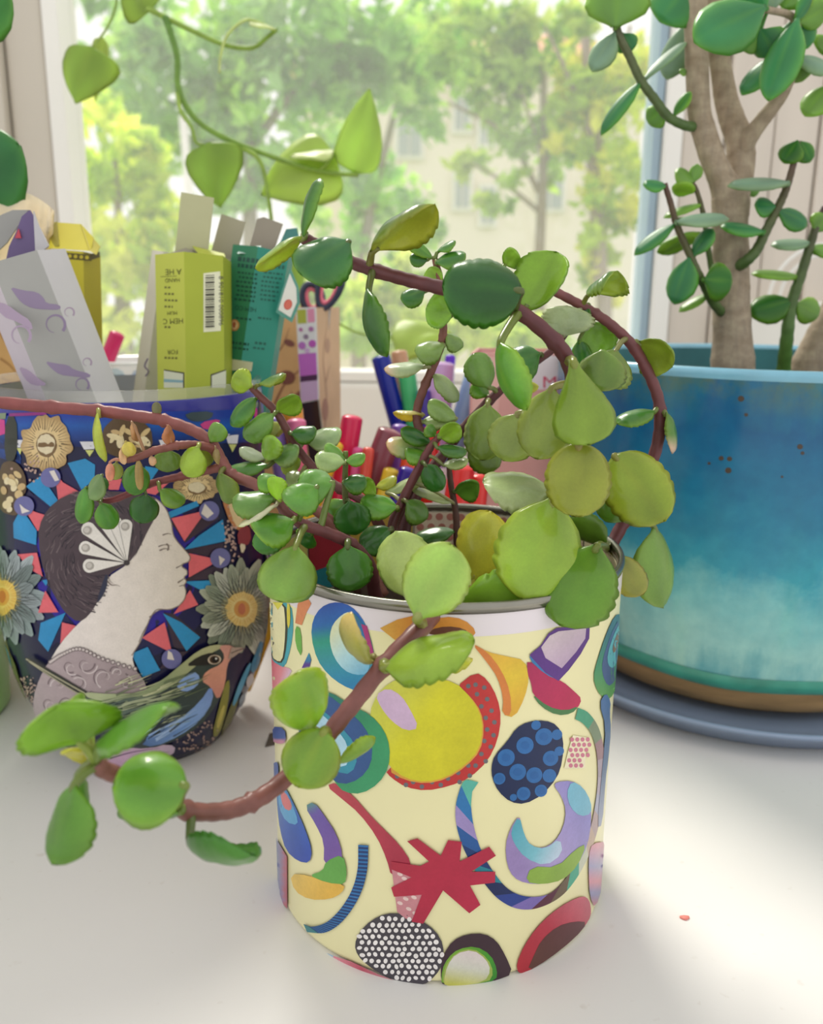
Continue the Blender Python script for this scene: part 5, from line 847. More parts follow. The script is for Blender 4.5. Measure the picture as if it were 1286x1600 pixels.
# the bird
fe = []
for i in range(26):
    t = i/25; x, y = 400+t*330, 1290+60*math.sin(t*2)-t*40; fe.append(([(x, y+rg.normal(0, 14)), (x+70, y+10), (x+150, y-20+rg.normal(0, 10))], rg.uniform(5, 11), True))
def br(cs, n, x0, x1, y0, y1, dx, dy, w): return [(('lines', [([(x, y), (x+dx*.5, y+dy*.5+rg.normal(0, 5)), (x+dx, y+dy)], rg.uniform(w*.5, w), True) for x, y in zip(rg.uniform(x0, x1, n), rg.uniform(y0, y1, n))], c)) for c in cs]
lay = [(P, [(118, 1098), (135, 1098), (240, 1160), (360, 1232), (350, 1252), (230, 1182), (130, 1118)], '2c2c28', 0), ('lines', [([(122, 1102), (230, 1168), (350, 1238)], 6, False), ([(135, 1114), (240, 1186), (340, 1250)], 4, False)], 'a8a488'),
  (P, [(340, 1235), (450, 1244), (560, 1240), (650, 1190), (720, 1130), (790, 1070), (852, 1044), (915, 1048), (942, 1060), (925, 1092), (902, 1130), (898, 1200), (862, 1290), (800, 1372), (700, 1432), (600, 1464), (480, 1452), (400, 1405), (365, 1305)], '33403e', 1),
  (P, [(340, 1232), (450, 1242), (560, 1238), (650, 1188), (720, 1128), (790, 1068), (852, 1044), (900, 1050), (830, 1085), (760, 1150), (690, 1210), (600, 1262), (460, 1275), (370, 1262)], g((400, 1250), (850, 1060), (0, 'aeb890'), (.5, '8a9870'), (1, 'b4b48c')), 1),
  (P, [(740, 1130), (790, 1092), (845, 1075), (880, 1090), (890, 1120), (840, 1128), (790, 1130)], '1e1e20', 1), (P, [(868, 1052), (905, 1046), (942, 1062), (922, 1094), (902, 1130), (896, 1205), (868, 1275), (840, 1215), (800, 1190), (822, 1150), (880, 1125), (895, 1090)], g((880, 1060), (860, 1260), (0, 'd49a90'), (.5, 'dc9a84'), (1, 'cf8a7c')), 1),
  (P, [(700, 1205), (770, 1148), (800, 1175), (785, 1215), (735, 1238)], '86a4dc', 1), (P, [(560, 1440), (700, 1362), (800, 1272), (842, 1205), (850, 1270), (800, 1350), (720, 1410), (620, 1456)], g((580, 1440), (840, 1220), (0, '4a6a9c'), (.5, '88aee4'), (1, '7a98d8')), 1)]
lay += br(['1a2224', '7e8a6a', '5a6a60', 'a8b090'], 16, 400, 640, 1260, 1390, 130, -34, 10)+br(['6a90cc', 'a8c4ec', '26303c'], 9, 560, 700, 1370, 1430, 110, -70, 8)+br(['c4c8a0', '6a7858'], 12, 420, 760, 1190, 1260, 90, -36, 8)
lay += [(P, ellipse(852, 1105, 26, 19, -.1), 'd8c8b4', 0), (P, ellipse(852, 1105, 20, 16), '4a3428', 0), (P, ellipse(854, 1105, 13, 12), '0c0c0e', 0), (P, ellipse(858, 1101, 4, 4), 'f0f0f0', 0), (P, [(918, 1056), (972, 1060), (925, 1096), (905, 1104)], 'b09a90', 0), ('line', [(915, 1080), (940, 1070), (968, 1061)], 4, '5a4a48')]
jpaper('bird_print', 'painted bird with peach breast and blue wing', *lay, off=.0017)
jpaper('blossom_print', 'pale pink blossom at the foot of the jar', (P, [(420, 1490), (480, 1465), (560, 1448), (640, 1446), (704, 1450), (694, 1490), (620, 1515), (560, 1535), (450, 1540), (400, 1520)], g((430, 1500), (700, 1470), (0, 'd0a8c8'), (1, 'c0acc0'))), ('lines', [([(450, 1500), (540, 1475), (640, 1460)], 7, True), ([(520, 1520), (600, 1490), (680, 1475)], 6, True)], '6a4a70'), off=.0016)
jpaper('reed_print', 'olive reed', *[(P, p, c, 1) for p, c in (([(850, 1420), (880, 1300), (905, 1200), (925, 1190), (915, 1300), (880, 1420)], '8f8c34'), ([(880, 1430), (920, 1310), (950, 1240), (962, 1250), (935, 1350), (900, 1440)], '6a6a2c'), ([(865, 1380), (895, 1290), (905, 1300), (880, 1390)], 'c8bc5a'), ([(930, 1290), (960, 1200), (1000, 1120), (1010, 1130), (975, 1220), (940, 1300)], '4a9ac0'), ([(1000, 1150), (1040, 1040), (1065, 1000), (1062, 1080), (1020, 1170)], '3f8ab0'), ([(985, 1190), (1010, 1160), (1020, 1200), (990, 1230)], 'c8c4c8'), ([(960, 1260), (985, 1240), (980, 1290), (955, 1310)], '7a8a9c'), ([(40, 1090), (62, 1100), (100, 1240), (150, 1340), (120, 1310), (60, 1200)], '5a5a34'), ([(10, 1040), (40, 1060), (60, 1150), (40, 1140)], '2f7a90'))], off=.0005, split=True)

for o in [c for c in jar.children if c.name.split('.')[0] in ('border_print', 'daisy_print', 'shell_print', 'rosette_print', 'reed_print')]:
    for a in ((112, 236) if o.name.startswith('border') else (150,)):
        c = o.copy(); COL.objects.link(c); c.rotation_euler = (0, 0, math.radians(a))
# ------------------------------------------------------------------ cartons standing in the jar
M['grey_card'] = simple('grey_card', 'a8a293', .75, .05, 60, stretch=(8, 8, .4)); M['cream_wrap'] = attr_mat('cream_wrapper', .7, 0, .06, 80, .2, .5, (1.05, 1, .85))
def carton(name, label, top, bot, Y, apx, yaw, cols, ext=1.35, lean=0.0, group=None):
    """six sided card box, open at the top: panels, and the frames for flaps and prints"""
    T, B = atY(top[0], top[1], Y+lean), atY(bot[0], bot[1], Y); e = (T-B); Ltot = np.linalg.norm(e); e /= Ltot; B = T-e*Ltot*ext
    u = AX_R-e*(AX_R@e); u /= np.linalg.norm(u); v = np.cross(u, e); v = v if v@(CAM-T) > 0 else -v; a = px2m(apx, T); th = .0005
    root = empty(name, label, 'box', tuple(B), group); pts = [a*(math.sin(math.radians(yaw+60*k))*u+math.cos(math.radians(yaw+60*k))*v) for k in range(6)]; sh = 1-th/a
    for k in range(6):
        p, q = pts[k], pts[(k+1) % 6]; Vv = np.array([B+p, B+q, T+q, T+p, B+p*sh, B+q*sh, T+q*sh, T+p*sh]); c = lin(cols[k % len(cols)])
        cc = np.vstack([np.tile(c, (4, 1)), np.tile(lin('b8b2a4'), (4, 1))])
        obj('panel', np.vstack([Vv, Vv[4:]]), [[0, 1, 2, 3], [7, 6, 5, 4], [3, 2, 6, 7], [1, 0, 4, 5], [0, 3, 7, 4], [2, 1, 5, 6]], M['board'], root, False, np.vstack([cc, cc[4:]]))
    obj('bottom', np.array([B+p*.97 for p in pts]+[B+p*.97+e*.0005 for p in pts]), [list(range(6)), list(range(6, 12))[::-1]]+[[i, 6+i, 6+(i+1) % 6, (i+1) % 6] for i in range(6)], M['grey_card'], root, False)
    planes = [Plane(T+(pts[k]+pts[(k+1) % 6])/2, pts[k]+pts[(k+1) % 6]) for k in range(6)]
    return root, planes, T, e, pts
def sheet(name, root, pts, Y, mat, col, th=.0006, dys=None, label=None):
    """a thin flap of card from its outline"""
    A = np.array([atY(p[0], p[1], Y+(dys[i] if dys else 0)) for i, p in enumerate(pts)]); n = len(A); bk = A+np.array([0, th, 0]); c = np.vstack([np.tile(lin(col), (2*n, 1))])
    return obj(name, np.vstack([A, bk]), [list(range(n)), list(range(n, 2*n))[::-1]]+[[i, n+i, n+(i+1) % n, (i+1) % n] for i in range(n)], mat, root, False, c, label)
def print_on(root, pl, layers, name='printed_panel', off=.00006, mat=None, tr=None):
    d = Decal(pl, tr or crop(0, 0, 1), off, .00003)
    for l in layers: getattr(d, l[0])(*l[1:])
    return d.build(name, root, mat or M['board'])
def words(root, pl, s, px, py, size_px, rot, col, squash=1.0, name='lettering'):
    """lettering printed flat on a card face: rot in degrees in the frame"""
    V, Fc = text_mesh(s, 1.0); c, s_ = math.cos(math.radians(rot)), math.sin(math.radians(rot)); X, Yv = V[:, 0]*size_px*squash, -V[:, 1]*size_px
    q = np.stack([px+X*c-Yv*s_, py+X*s_+Yv*c], 1); P3 = pl.hit(q[:, 0], q[:, 1], .00012); return obj(name, P3, Fc, M['board'], root, False, np.tile(lin(col), (len(V), 1)))
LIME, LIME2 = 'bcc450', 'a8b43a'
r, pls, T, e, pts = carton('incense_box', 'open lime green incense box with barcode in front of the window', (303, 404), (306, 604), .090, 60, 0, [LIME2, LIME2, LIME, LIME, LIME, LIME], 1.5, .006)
# panel 0 is right of the near edge, panel 5 left of it
print_on(r, pls[0], [(P, [(318, 427), (344, 424), (345, 517), (318, 519)], 'e6e6c8', 0)]+[(P, [(321, y), (335, y-.6), (335, y+h-.6), (321, y+h)], '46443a', 0) for y, h in ((430, 1.2), (433, 2.4), (437, 1.2), (440, 3.2), (445, 1.2), (448, 1.2), (451.5, 2.6), (456, 1.2), (459, 3.4), (464.5, 1.2), (467, 2.4), (471.5, 1.2), (475, 1.4), (478.5, 3.2), (483, 1.2), (486, 2.4), (490.5, 1.2), (494, 3), (499, 1.2), (502, 2.2), (506, 1.2), (509, 2.6))], 'barcode_label')
words(r, pls[0], '8 901810 000896', 342, 470, 10.5, 90, '46443a', 1.05)
for s, y, h, w in (('A HE', 425, 13, 1), ('HAND', 438, 9, 1), ('MUM', 489, 8, 1), ('HEM C', 502, 12, 1), ('FOR', 550, 10, 1)): words(r, pls[5], s, 266+h*.35, y-h*.35, h, 178, '5a5a2a', .9)
print_on(r, pls[5], [(P, [(256, 577), (288, 582), (288, 606), (256, 606)], '4a4a3a', 0), (P, [(256, 579), (286, 584), (286, 606), (256, 606)], 'd8dcc4', 0), (P, [(256, 592), (286, 594), (286, 598), (256, 597)], '8ab0b8', 0)], 'corner_print')
for y, x1 in ((449, 268), (459, 273), (469, 278), (479, 270), (511, 268), (559, 278)): print_on(r, pls[5], [('lines', [([(257+k*5.5, y+.2*k), (min(x1, 260.6+k*5.5), y+.2*k)], 3.2, False) for k in range(int((x1-257)/5.5)+1)], '6a6a32')], 'small_print')
print_on(r, pls[5], [(P, [(251, 432), (276, 431), (276, 431.8), (251, 432.8)], '5a5a2a', 0)], 'rule_print')
print_on(r, pls[0], [(P, [(329, 585), (353, 577), (353, 606), (329, 606)], '4a4a3a', 0), (P, [(331, 587), (353, 579), (353, 606), (331, 606)], 'd0d4bc', 0)], 'corner_print')
sheet('flap', r, [(273, 400), (283, 300), (334, 309), (324, 400)], .108, M['board'], 'bcbc94', .0007); sheet('flap', r, [(252, 400), (300, 384), (330, 398), (300, 410)], .100, M['board'], '9a9484', .0007, [.0, .010, .010, -.002]); sheet('flap', r, [(300, 384), (350, 396), (352, 402), (316, 404)], .099, M['board'], 'b0b848', .0007, [.008, .004, -.002, -.002])
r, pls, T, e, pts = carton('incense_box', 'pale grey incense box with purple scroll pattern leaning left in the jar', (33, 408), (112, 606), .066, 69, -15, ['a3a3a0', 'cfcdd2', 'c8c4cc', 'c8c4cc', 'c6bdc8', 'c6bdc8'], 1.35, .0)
def leafy(pts): return (P, pts, '8f809c', 1)
def ring_(cx, cy, r_, a0=-.7, w=5): t = np.linspace(a0, a0+5.3, 18); return ('line', np.stack([cx+r_*np.cos(-t)*(1-.04*(t-a0)), cy+r_*np.sin(-t)*(1-.04*(t-a0))], 1).tolist(), w, '8d7e9a', True)
print_on(r, pls[0], [leafy([(15, 448), (37, 454), (58, 456), (69, 466), (72, 474), (94, 476), (95, 484), (72, 484), (50, 482), (33, 473), (24, 461)])], 'scroll_print'); print_on(r, pls[0], [ring_(86, 507, 16)], 'scroll_print')
print_on(r, pls[0], [leafy([(70, 564), (88, 568), (106, 570), (116, 578), (142, 584), (140, 591), (112, 588), (94, 586), (80, 576)])], 'scroll_print'); print_on(r, pls[0], [ring_(128, 601, 11, w=4)], 'scroll_print')
def lite(l): return tuple('b09cb8' if isinstance(q, str) and q in ('8f809c', '8d7e9a') else q for q in l)
print_on(r, pls[5], [lite(leafy([(-10, 470), (12, 476), (30, 490), (48, 501), (52, 518), (30, 504), (2, 494)]))], 'scroll_print'); print_on(r, pls[5], [lite(ring_(32, 524, 16))], 'scroll_print'); print_on(r, pls[5], [lite(leafy([(28, 572), (45, 578), (58, 590), (76, 602), (52, 603), (38, 592)]))], 'scroll_print')
print_on(r, pls[1], [lite(ring_(108, 488, 8, w=3))], 'scroll_print'); print_on(r, pls[1], [lite(ring_(136, 566, 7, w=3))], 'scroll_print')
sheet('torn_flap', r, [(8, 412), (14, 385), (25, 362), (34, 338), (46, 328), (54, 340), (56, 393)], .070, M['board'], '6a5a86', .0008); sheet('torn_flap', r, [(52, 330), (60, 352), (76, 384), (62, 396), (55, 392)], .068, M['board'], 'c4c2c8', .0008); sheet('torn_flap', r, [(-20, 345), (20, 328), (44, 328), (26, 356), (10, 380), (-12, 400)], .076, M['board'], '9a9a98', .0008); 
d = sheet('torn_lining', r, [(23, 372), (29, 357), (33, 372)], .0692, M['board'], 'c04a5a', .0004)
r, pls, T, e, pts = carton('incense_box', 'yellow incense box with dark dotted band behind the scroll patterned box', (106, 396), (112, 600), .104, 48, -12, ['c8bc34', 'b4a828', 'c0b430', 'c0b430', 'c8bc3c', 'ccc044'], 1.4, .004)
print_on(r, pls[0], [(P, [(60, 391), (143, 398), (143, 408), (60, 401)], '5a5020', 0)]+[(P, ellipse(64+9*i, 396+i*.8, 3, 3), 'c0b030', 0) for i in range(9)], 'band_print'); print_on(r, pls[1], [(P, [(141, 397), (156, 393), (156, 402), (141, 407)], '5a5020', 0)], 'band_print')
sheet('flap', r, [(84, 347), (126, 350), (146, 372), (141, 392), (76, 388)], .100, M['board'], 'd0c43c', .0008, [.014, .014, .006, 0, 0]); sheet('flap', r, [(126, 350), (156, 385), (150, 398), (140, 392)], .0995, M['board'], 'bcb02c', .0008, [.014, .008, 0, 0]); sheet('flap', r, [(78, 352), (88, 346), (92, 384), (76, 388)], .101, M['board'], '9c9440', .0008, [.010, .012, 0, 0])
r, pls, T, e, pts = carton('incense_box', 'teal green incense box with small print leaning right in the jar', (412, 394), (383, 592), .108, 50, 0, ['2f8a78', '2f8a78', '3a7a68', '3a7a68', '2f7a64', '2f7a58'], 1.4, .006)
rp = np.random.default_rng(8)
for i, (y, w) in enumerate(((404, 7), (414, 6), (425, 3), (432, 3), (439, 3), (446, 3), (453, 3), (460, 3), (467, 3), (496, 3), (535, 4), (543, 3))):
    for pl, x0, x1, sl, c in ((pls[5], 370-(y-404)*.06, 406-(y-404)*.13, -.02, '1c4a42'), (pls[0], 413-(y-404)*.14, 447-(y-404)*.24, .05, '1f5a4e')):
        ln = []; x = x0+rp.uniform(0, 5)
        while x < x1: d_ = rp.uniform(2.5, 6); ln.append(([(x, y+(x-x0)*.12), (min(x+d_, x1), y+(min(x+d_, x1)-x0)*.12)], w, False)); x += d_+2
        print_on(r, pl, [('lines', ln, c)], 'small_print')
words(r, pls[5], 'HEM CO', 384, 479, 10, 187, '1c4a42', .9)
print_on(r, pls[5], [(P, ellipse(366, 508, 8, 9), 'c88a58', 0), (P, ellipse(366, 508, 5.6, 6.4), 'd8b88c', 0), (P, [(364, 512), (363, 505), (366, 502), (369, 505), (367, 512)], 'a85a3c', 0), (P, [(355, 560), (395, 566), (393, 580), (353, 578)], 'd0ccb0', 0)], 'seal_print')
sheet('flap', r, [(388, 392), (402, 342), (412, 339), (442, 350), (428, 392)], .118, M['board'], '9a9284', .0008); sheet('flap', r, [(430, 396), (447, 358), (464, 356), (467, 372), (456, 398)], .114, M['board'], '3f7a74', .0008, [0, .006, .006, .004, 0]); sheet('flap', r, [(370, 396), (378, 386), (408, 384), (404, 396)], .104, M['board'], 'b8d0c8', .0008, [0, .006, .006, 0])
lf = sheet('lid_flap', r, [(454, 420), (466, 448), (468, 474), (456, 504), (431, 488), (441, 452)], .101, M['board'], '5a9a8c', .0010, label='white hexagonal lid flap with a red oval mark')
pf = Plane(atY(450, 460, .101), (0, -1, 0)); print_on(lf, pf, [(P, [(453, 427), (463, 450), (464, 472), (454, 496), (435, 484), (444, 454)], 'e4e4dc', 0), (P, ellipse(450, 476, 6.5, 8.5, .3), 'c85a50', 0), (P, ellipse(450, 476, 5, 7, .3), 'd8705f', 0)], 'mark_print', .0002); words(lf, pf, 'HEM', 450, 478, 5.5, 8, 'f0e4dc'); 
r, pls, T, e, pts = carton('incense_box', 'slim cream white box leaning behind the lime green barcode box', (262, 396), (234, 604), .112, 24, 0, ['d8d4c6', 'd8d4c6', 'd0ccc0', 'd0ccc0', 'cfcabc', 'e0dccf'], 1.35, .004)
print_on(r, pls[5], [('line', [(250, 430), (247, 446), (249, 460)], 2, 'a89ab0')], 'faint_print'); print_on(r, pls[5], [('line', [(231, 560), (226, 572), (232, 580), (227, 588)], 2.2, '7a6a90')], 'faint_print'); words(r, pls[5], 'TH', 246, 470, 10, 100, 'a8a0a0')
r, pls, T, e, pts = carton('incense_box', 'cream box with an upright grey flap between lime and teal boxes', (355, 405), (352, 600), .124, 30, 30, ['c8c4a8', 'c8c4a8', 'c0bca8'], 1.3, .0)
sheet('flap', r, [(326, 408), (346, 334), (383, 347), (364, 420)], .1225, M['board'], 'aaa58f', .0008)
# crumpled cream wrapper
wr_ = empty('paper_wrapper', 'crumpled cream paper wrapper sticking up behind the scroll patterned box', 'wrapper', tuple(atY(10, 420, .100)))
gy = 9; Pg = []; top_ = spline([(-70, 312), (-30, 303), (12, 296), (48, 304), (74, 320), (84, 330)], 3); bot_ = spline([(-70, 430), (-30, 430), (12, 425), (46, 420), (64, 410), (80, 396)], 3)
for i in range(len(top_)):
    for j in range(gy):
        t = j/(gy-1); q = top_[i]*(1-t)+bot_[i]*t; Pg.append(atY(q[0], q[1], .112+.0022*math.sin(i*1.3+t)+.0012*math.sin(j*1.1+i*.5)-.010*math.sin(math.pi*min(1, t*1.3))))
Pg = np.array(Pg); n_i = len(top_); Fq = [[i*gy+j, (i+1)*gy+j, (i+1)*gy+j+1, i*gy+j+1] for i in range(n_i-1) for j in range(gy-1)]; o2 = Pg+np.array([0, .0006, 0]); m_ = len(Pg); bd = [i*gy for i in range(n_i)]+[(n_i-1)*gy+j for j in range(1, gy)]+[i*gy+gy-1 for i in range(n_i-2, -1, -1)]+[j for j in range(gy-2, 0, -1)]
obj('crumpled_sheet', np.vstack([Pg, o2]), Fq+[[k+m_ for k in f_[::-1]] for f_ in Fq]+[[bd[i], bd[i]+m_, bd[(i+1) % len(bd)]+m_, bd[(i+1) % len(bd)]] for i in range(len(bd))], M['cream_wrap'], wr_, True, np.tile(lin('fbf3e0'), (2*m_, 1)))
# ------------------------------------------------------------------ pens, cups and cartons behind the tin
M['kraft'] = attr_mat('kraft_print', .6, 0, .12, 40); M['navy_plastic'] = simple('navy_handles', '232c48', .35, .1, 40, .2); M['pink_plastic'] = simple('pink_grip', 'e87a92', .4, .06, 40); M['steel'] = simple('blade_steel', 'b0b4b8', .25, .08, 60, metal=.9)
M['green_plastic'] = simple('light_green_plastic', '9ad46a', .3, .04, 20, .3); M['salmon'] = attr_mat('salmon_box', .45, .1, .04, 40)
def carton4(name, label, cat, cor, ztop, z0, col, mat, th=.0012):
    """open square-cornered container: cor = four (x, y) corners anticlockwise"""
    cx, cy = np.mean(cor, 0); root = empty(name, label, cat, (cx, cy, z0)); C4 = [np.array(c) for c in cor]
    for k in range(4):
        a, b = C4[k], C4[(k+1) % 4]; m = np.array([cx, cy]); ai, bi = a+(m-a)*th/np.linalg.norm(m-a)*1.4, b+(m-b)*th/np.linalg.norm(m-b)*1.4
        V = np.array([(*p, z) for z in (z0, ztop) for p in (a, b, bi, ai)]); obj('side_panel', V, [[3, 2, 1, 0], [4, 5, 6, 7], [0, 1, 5, 4], [1, 2, 6, 5], [2, 3, 7, 6], [3, 0, 4, 7]], mat, root, False, np.tile(lin(col[k % len(col)]), (8, 1)))
    V = np.array([(*(c+(np.array([cx, cy])-c)*.03), z) for z in (z0+.0002, z0+.0015) for c in C4]); obj('bottom', V, [[3, 2, 1, 0], [4, 5, 6, 7], [0, 1, 5, 4], [1, 2, 6, 5], [2, 3, 7, 6], [3, 0, 4, 7]], mat, root, False, np.tile(lin(col[0]), (8, 1)))
    return root
def pen(label, top, bot, w, Y, cap, body=None, capl=.35, zend=.006, shape='round', lean=0.0, group=None, name='felt_pen'):
    T, B = atY(top[0], top[1], Y), atY(bot[0], bot[1], Y-lean); e = T-B; e /= np.linalg.norm(e); L_ = (T[2]-zend)/e[2]; E0 = T-e*L_; r = px2m(w, T)/2; body = body or cap
    root = empty(name, label, 'pen', tuple(E0), group); k = 14; cl = L_*capl
    def rod(nm, ts, rs, col):
        V, Fc = tubeVF(np.array([T-e*t for t in ts]), np.array(rs)*r, k); obj(nm, V, Fc, M['plastic'], root, True, np.tile(lin(col), (len(V), 1)))
    rod('cap', [-.0002, .0, .0006, .0010, cl*.5, cl-.001, cl], [.55, .72, .95, 1.0, 1.0, 1.04, .98], cap); rod('barrel', [cl+.0001, cl+.0006, L_*.92, L_-.001, L_], [.86, .9, .9, .85, .5], body)
    V, Fc = tubeVF(np.array([T-e*t for t in (-.0003, -.0001, .0003)]), np.array([.30, .5, .5])*r, k); obj('cap_end', V, Fc, M['plastic'], root, True, np.tile(np.minimum(lin(cap)*1.5+.03, .9), (len(V), 1)))
    return root
def xw(px, py, Y): return atY(px, py, Y)[0]
# low pen tray right behind the tin
zt = .058; Yf, Yb = .082, .150
tray = carton4('pen_tray', 'low pale pink pen tray full of felt pens behind the collage tin', 'tray', [(xw(470, 800, Yf), Yf), (xw(800, 800, Yf), Yf), (xw(775, 780, Yb), Yb), (xw(480, 780, Yb), Yb)], zt, .0, ['e8c4c4', 'e4bcbc'], M['salmon'])
pg = 'felt pens in the low tray'
for a in (('hot pink capped felt pen standing upright behind the succulent', (551, 650), (540, 722), 33, .120, 'e0285c', 'e0285c', .6),
          ('brown maroon marker leaning left to right behind the shoots', (612, 672), (572, 775), 42, .116, '8a4452', '8a4452', .8),
          ('small bright pink pen tip beside the hot pink cap', (560, 700), (556, 745), 18, .112, 'f060a0', 'e84890', .4), ('coral red pen between the pink tip and maroon marker', (576, 700), (571, 745), 19, .108, 'e8584a', 'e85040', .4),
          ('violet capped pen above the maroon marker', (627, 664), (616, 735), 28, .128, '7648a8', '5a3a90', .9), ('pure red felt pen right of the long dark stem', (676, 668), (670, 720), 28, .132, 'd82824', 'd82824', .6),
          ('orange red capped pen below the pale wrinkled leaf', (642, 712), (636, 752), 29, .112, 'ee5a34', 'ee5a34', .5), ('yellow stubby pen under the violet cap', (613, 733), (602, 772), 27, .106, 'f0c83c', 'f0c83c', .5),
          ('deep indigo marker low behind the forked stem', (640, 732), (620, 790), 30, .100, '341a90', '341a90', .9), ('thick red marker beside the short dark shoot', (722, 728), (712, 800), 42, .112, 'e23434', 'd82c30', .7),
          ('red pen right of the thick red marker', (750, 742), (744, 800), 30, .116, 'e83c38', 'e83c38', .7), ('yellow pen lying low behind the left shoot', (524, 690), (498, 760), 30, .110, 'f4c83a', 'e8b834', .6),
          ('orange pen end low left of the hot pink cap', (456, 636), (462, 700), 34, .128, 'f0a43c', 'f0a43c', .8), ('lilac capped pen behind the far shoot', (428, 652), (438, 720), 28, .124, '9c84d8', '9c84d8', .6), ('pink capped pen between lilac and black tipped pens', (463, 655), (466, 720), 30, .120, 'e878a8', 'e878a8', .6)):
    pen(*a, group=pg)
# tall cup further back
CY_ = .215; cxw = xw(672, 640, CY_)
cup = empty('pen_cup', 'pale glass cup of tall coloured markers behind the pen tray', 'cup', (cxw, CY_, 0)); V, Fc = latheVF(cxw, CY_, [(0, .001), (.020, .0), (.0205, .002), (.0225, .088), (.0222, .089), (.0214, .088), (.0195, .004), (0, .0035)], 64); obj('cup_wall', V, Fc, simple('frosted_cup', 'd8ccd0', .3, .04, 40, .3), cup)
tg = 'tall markers in the cup'
for a in (('dark blue marker tilted left in the tall cup', (594, 556), (628, 680), 30, CY_-.004, '1428a0', '10209a', .5), ('bright green marker with clear sleeve in the tall cup', (634, 572), (650, 680), 28, CY_-.006, '4cc47c', 'dce8e0', .5), ('pale lilac marker in the middle of the tall cup', (690, 566), (680, 680), 42, CY_-.008, 'cfa8dc', 'c49cd4', .6), ('violet pen peeping out behind the lilac marker', (704, 555), (694, 680), 17, CY_+.008, '6a34d0', '6a34d0', .5), ('pale blue marker tilted right in the tall cup', (752, 556), (712, 690), 34, CY_-.002, '9cc4ec', '8cb4e4', .6), ('peach topped pen behind the wrinkled leaf', (623, 548), (640, 680), 26, CY_+.010, 'd8a480', 'e0c8b0', .3), ('deep violet pen low between green and lilac markers', (662, 610), (668, 690), 22, CY_-.014, '4a3aa0', '4a3aa0', .6)):
    pen(*a, group=tg, name='marker', zend=.0045)
# salmon box
Ys = .180; sb = carton4('gift_box', 'salmon pink box with a white upper band and a crimson letter M', 'box', [(xw(735, 600, Ys), Ys), (xw(882, 600, Ys), Ys), (xw(884, 580, Ys+.04), Ys+.04), (xw(745, 580, Ys+.04), Ys+.04)], atY(800, 552, Ys)[2], .0, ['e4aaa4', 'd89a94'], M['salmon'])
ps = Plane((0, Ys-.0001, 0), (0, -1, 0)); print_on(sb, ps, [(P, [(810, 556), (881, 556), (881, 606), (800, 612)], 'f0e4e8', 0), (P, [(737, 560), (790, 556), (770, 700), (738, 700)], 'ecbcb4', 0)], 'band_print'); words(sb, ps, 'M', 859, 606, 26, 0, 'd83a64', 1.2)
# floral kraft carton with scissors
Yk = .200; kx = xw(494, 560, Yk); kt = atY(494, 481, Yk)[2]
kb = carton4('floral_carton', 'tan carton with a brown branch print holding scissors', 'box', [(kx-.040, Yk+.012), (kx, Yk), (kx+.0095, Yk+.030), (kx-.030, Yk+.044)], kt, .0, ['c8a070', 'd8b894'], M['kraft'])
nl = np.array([-.012, -.040, 0]); plk = Plane((kx, Yk, 0), nl/np.linalg.norm(nl)); brn = '8a5a44'
print_on(kb, plk, [('line', [(420, 720), (425, 660), (412, 610), (425, 560), (418, 500)], 5, brn, True), ('line', [(425, 640), (445, 600), (470, 575), (482, 540)], 4, brn, True), ('line', [(412, 610), (395, 590), (385, 560)], 3, brn, True), ('line', [(424, 560), (442, 540), (452, 512)], 3, brn, True), ('line', [(452, 700), (460, 650), (455, 610)], 4, brn, True)]+[(P, ellipse(x, y, a, b, t), c, 0) for x, y, a, b, t, c in ((452, 536, 9, 5, .4, '7a4a44'), (430, 590, 10, 6, -.5, '9a6a54'), (478, 568, 8, 5, .6, '8a5a50'), (448, 590, 13, 11, 0, '7a4a40'), (470, 625, 12, 16, .4, '8a5648'), (440, 640, 10, 8, .2, '9a6a50'))], 'branch_print')
nr = np.array([.030, -.0095, 0]); plr = Plane((kx, Yk, 0), nr); print_on(kb, plr, [('line', [(506, 690), (510, 620), (505, 560), (512, 500)], 3, 'b08a70', True), ('line', [(508, 600), (516, 570)], 2.5, 'b08a70', True), (P, ellipse(508, 640, 5, 18), 'a87a68', 0), (P, ellipse(512, 540, 4, 12), 'c09a80', 0)], 'branch_print')
sc = empty('scissors', 'navy handled scissors with pink grips standing in the tan carton', 'scissors', tuple(atY(505, 560, Yk+.012)))
def loop(nm, c, rx, ry, rot, tube, mat, Y, k=26):
    t = np.linspace(0, 2*math.pi, k, endpoint=False); Q = np.array([atY(c[0]+rx*math.cos(a)*math.cos(rot)-ry*math.sin(a)*math.sin(rot), c[1]+rx*math.cos(a)*math.sin(rot)+ry*math.sin(a)*math.cos(rot), Y) for a in t]); V = []; Fc = []
    cc = Q.mean(0)
    for i in range(k):
        d = Q[i]-cc; d /= np.linalg.norm(d)
        for j in range(8): b = 2*math.pi*j/8; V.append(Q[i]+tube*(math.cos(b)*d+1.15*math.sin(b)*np.array([0, 1.0, 0])))
    for i in range(k):
        for j in range(8): Fc.append([i*8+j, i*8+(j+1) % 8, ((i+1) % k)*8+(j+1) % 8, ((i+1) % k)*8+j])
    return obj(nm, np.array(V), Fc, mat, sc)
h1 = loop('handle', (517, 441), 17, 42, .32, .0020, M['navy_plastic'], Yk+.012); loop('grip', (517, 441), 11, 34, .32, .0014, M['pink_plastic'], Yk+.012); loop('handle', (488, 466), 15, 22, -.2, .0020, M['navy_plastic'], Yk+.016); loop('grip', (488, 466), 9, 16, -.2, .0014, M['pink_plastic'], Yk+.016)
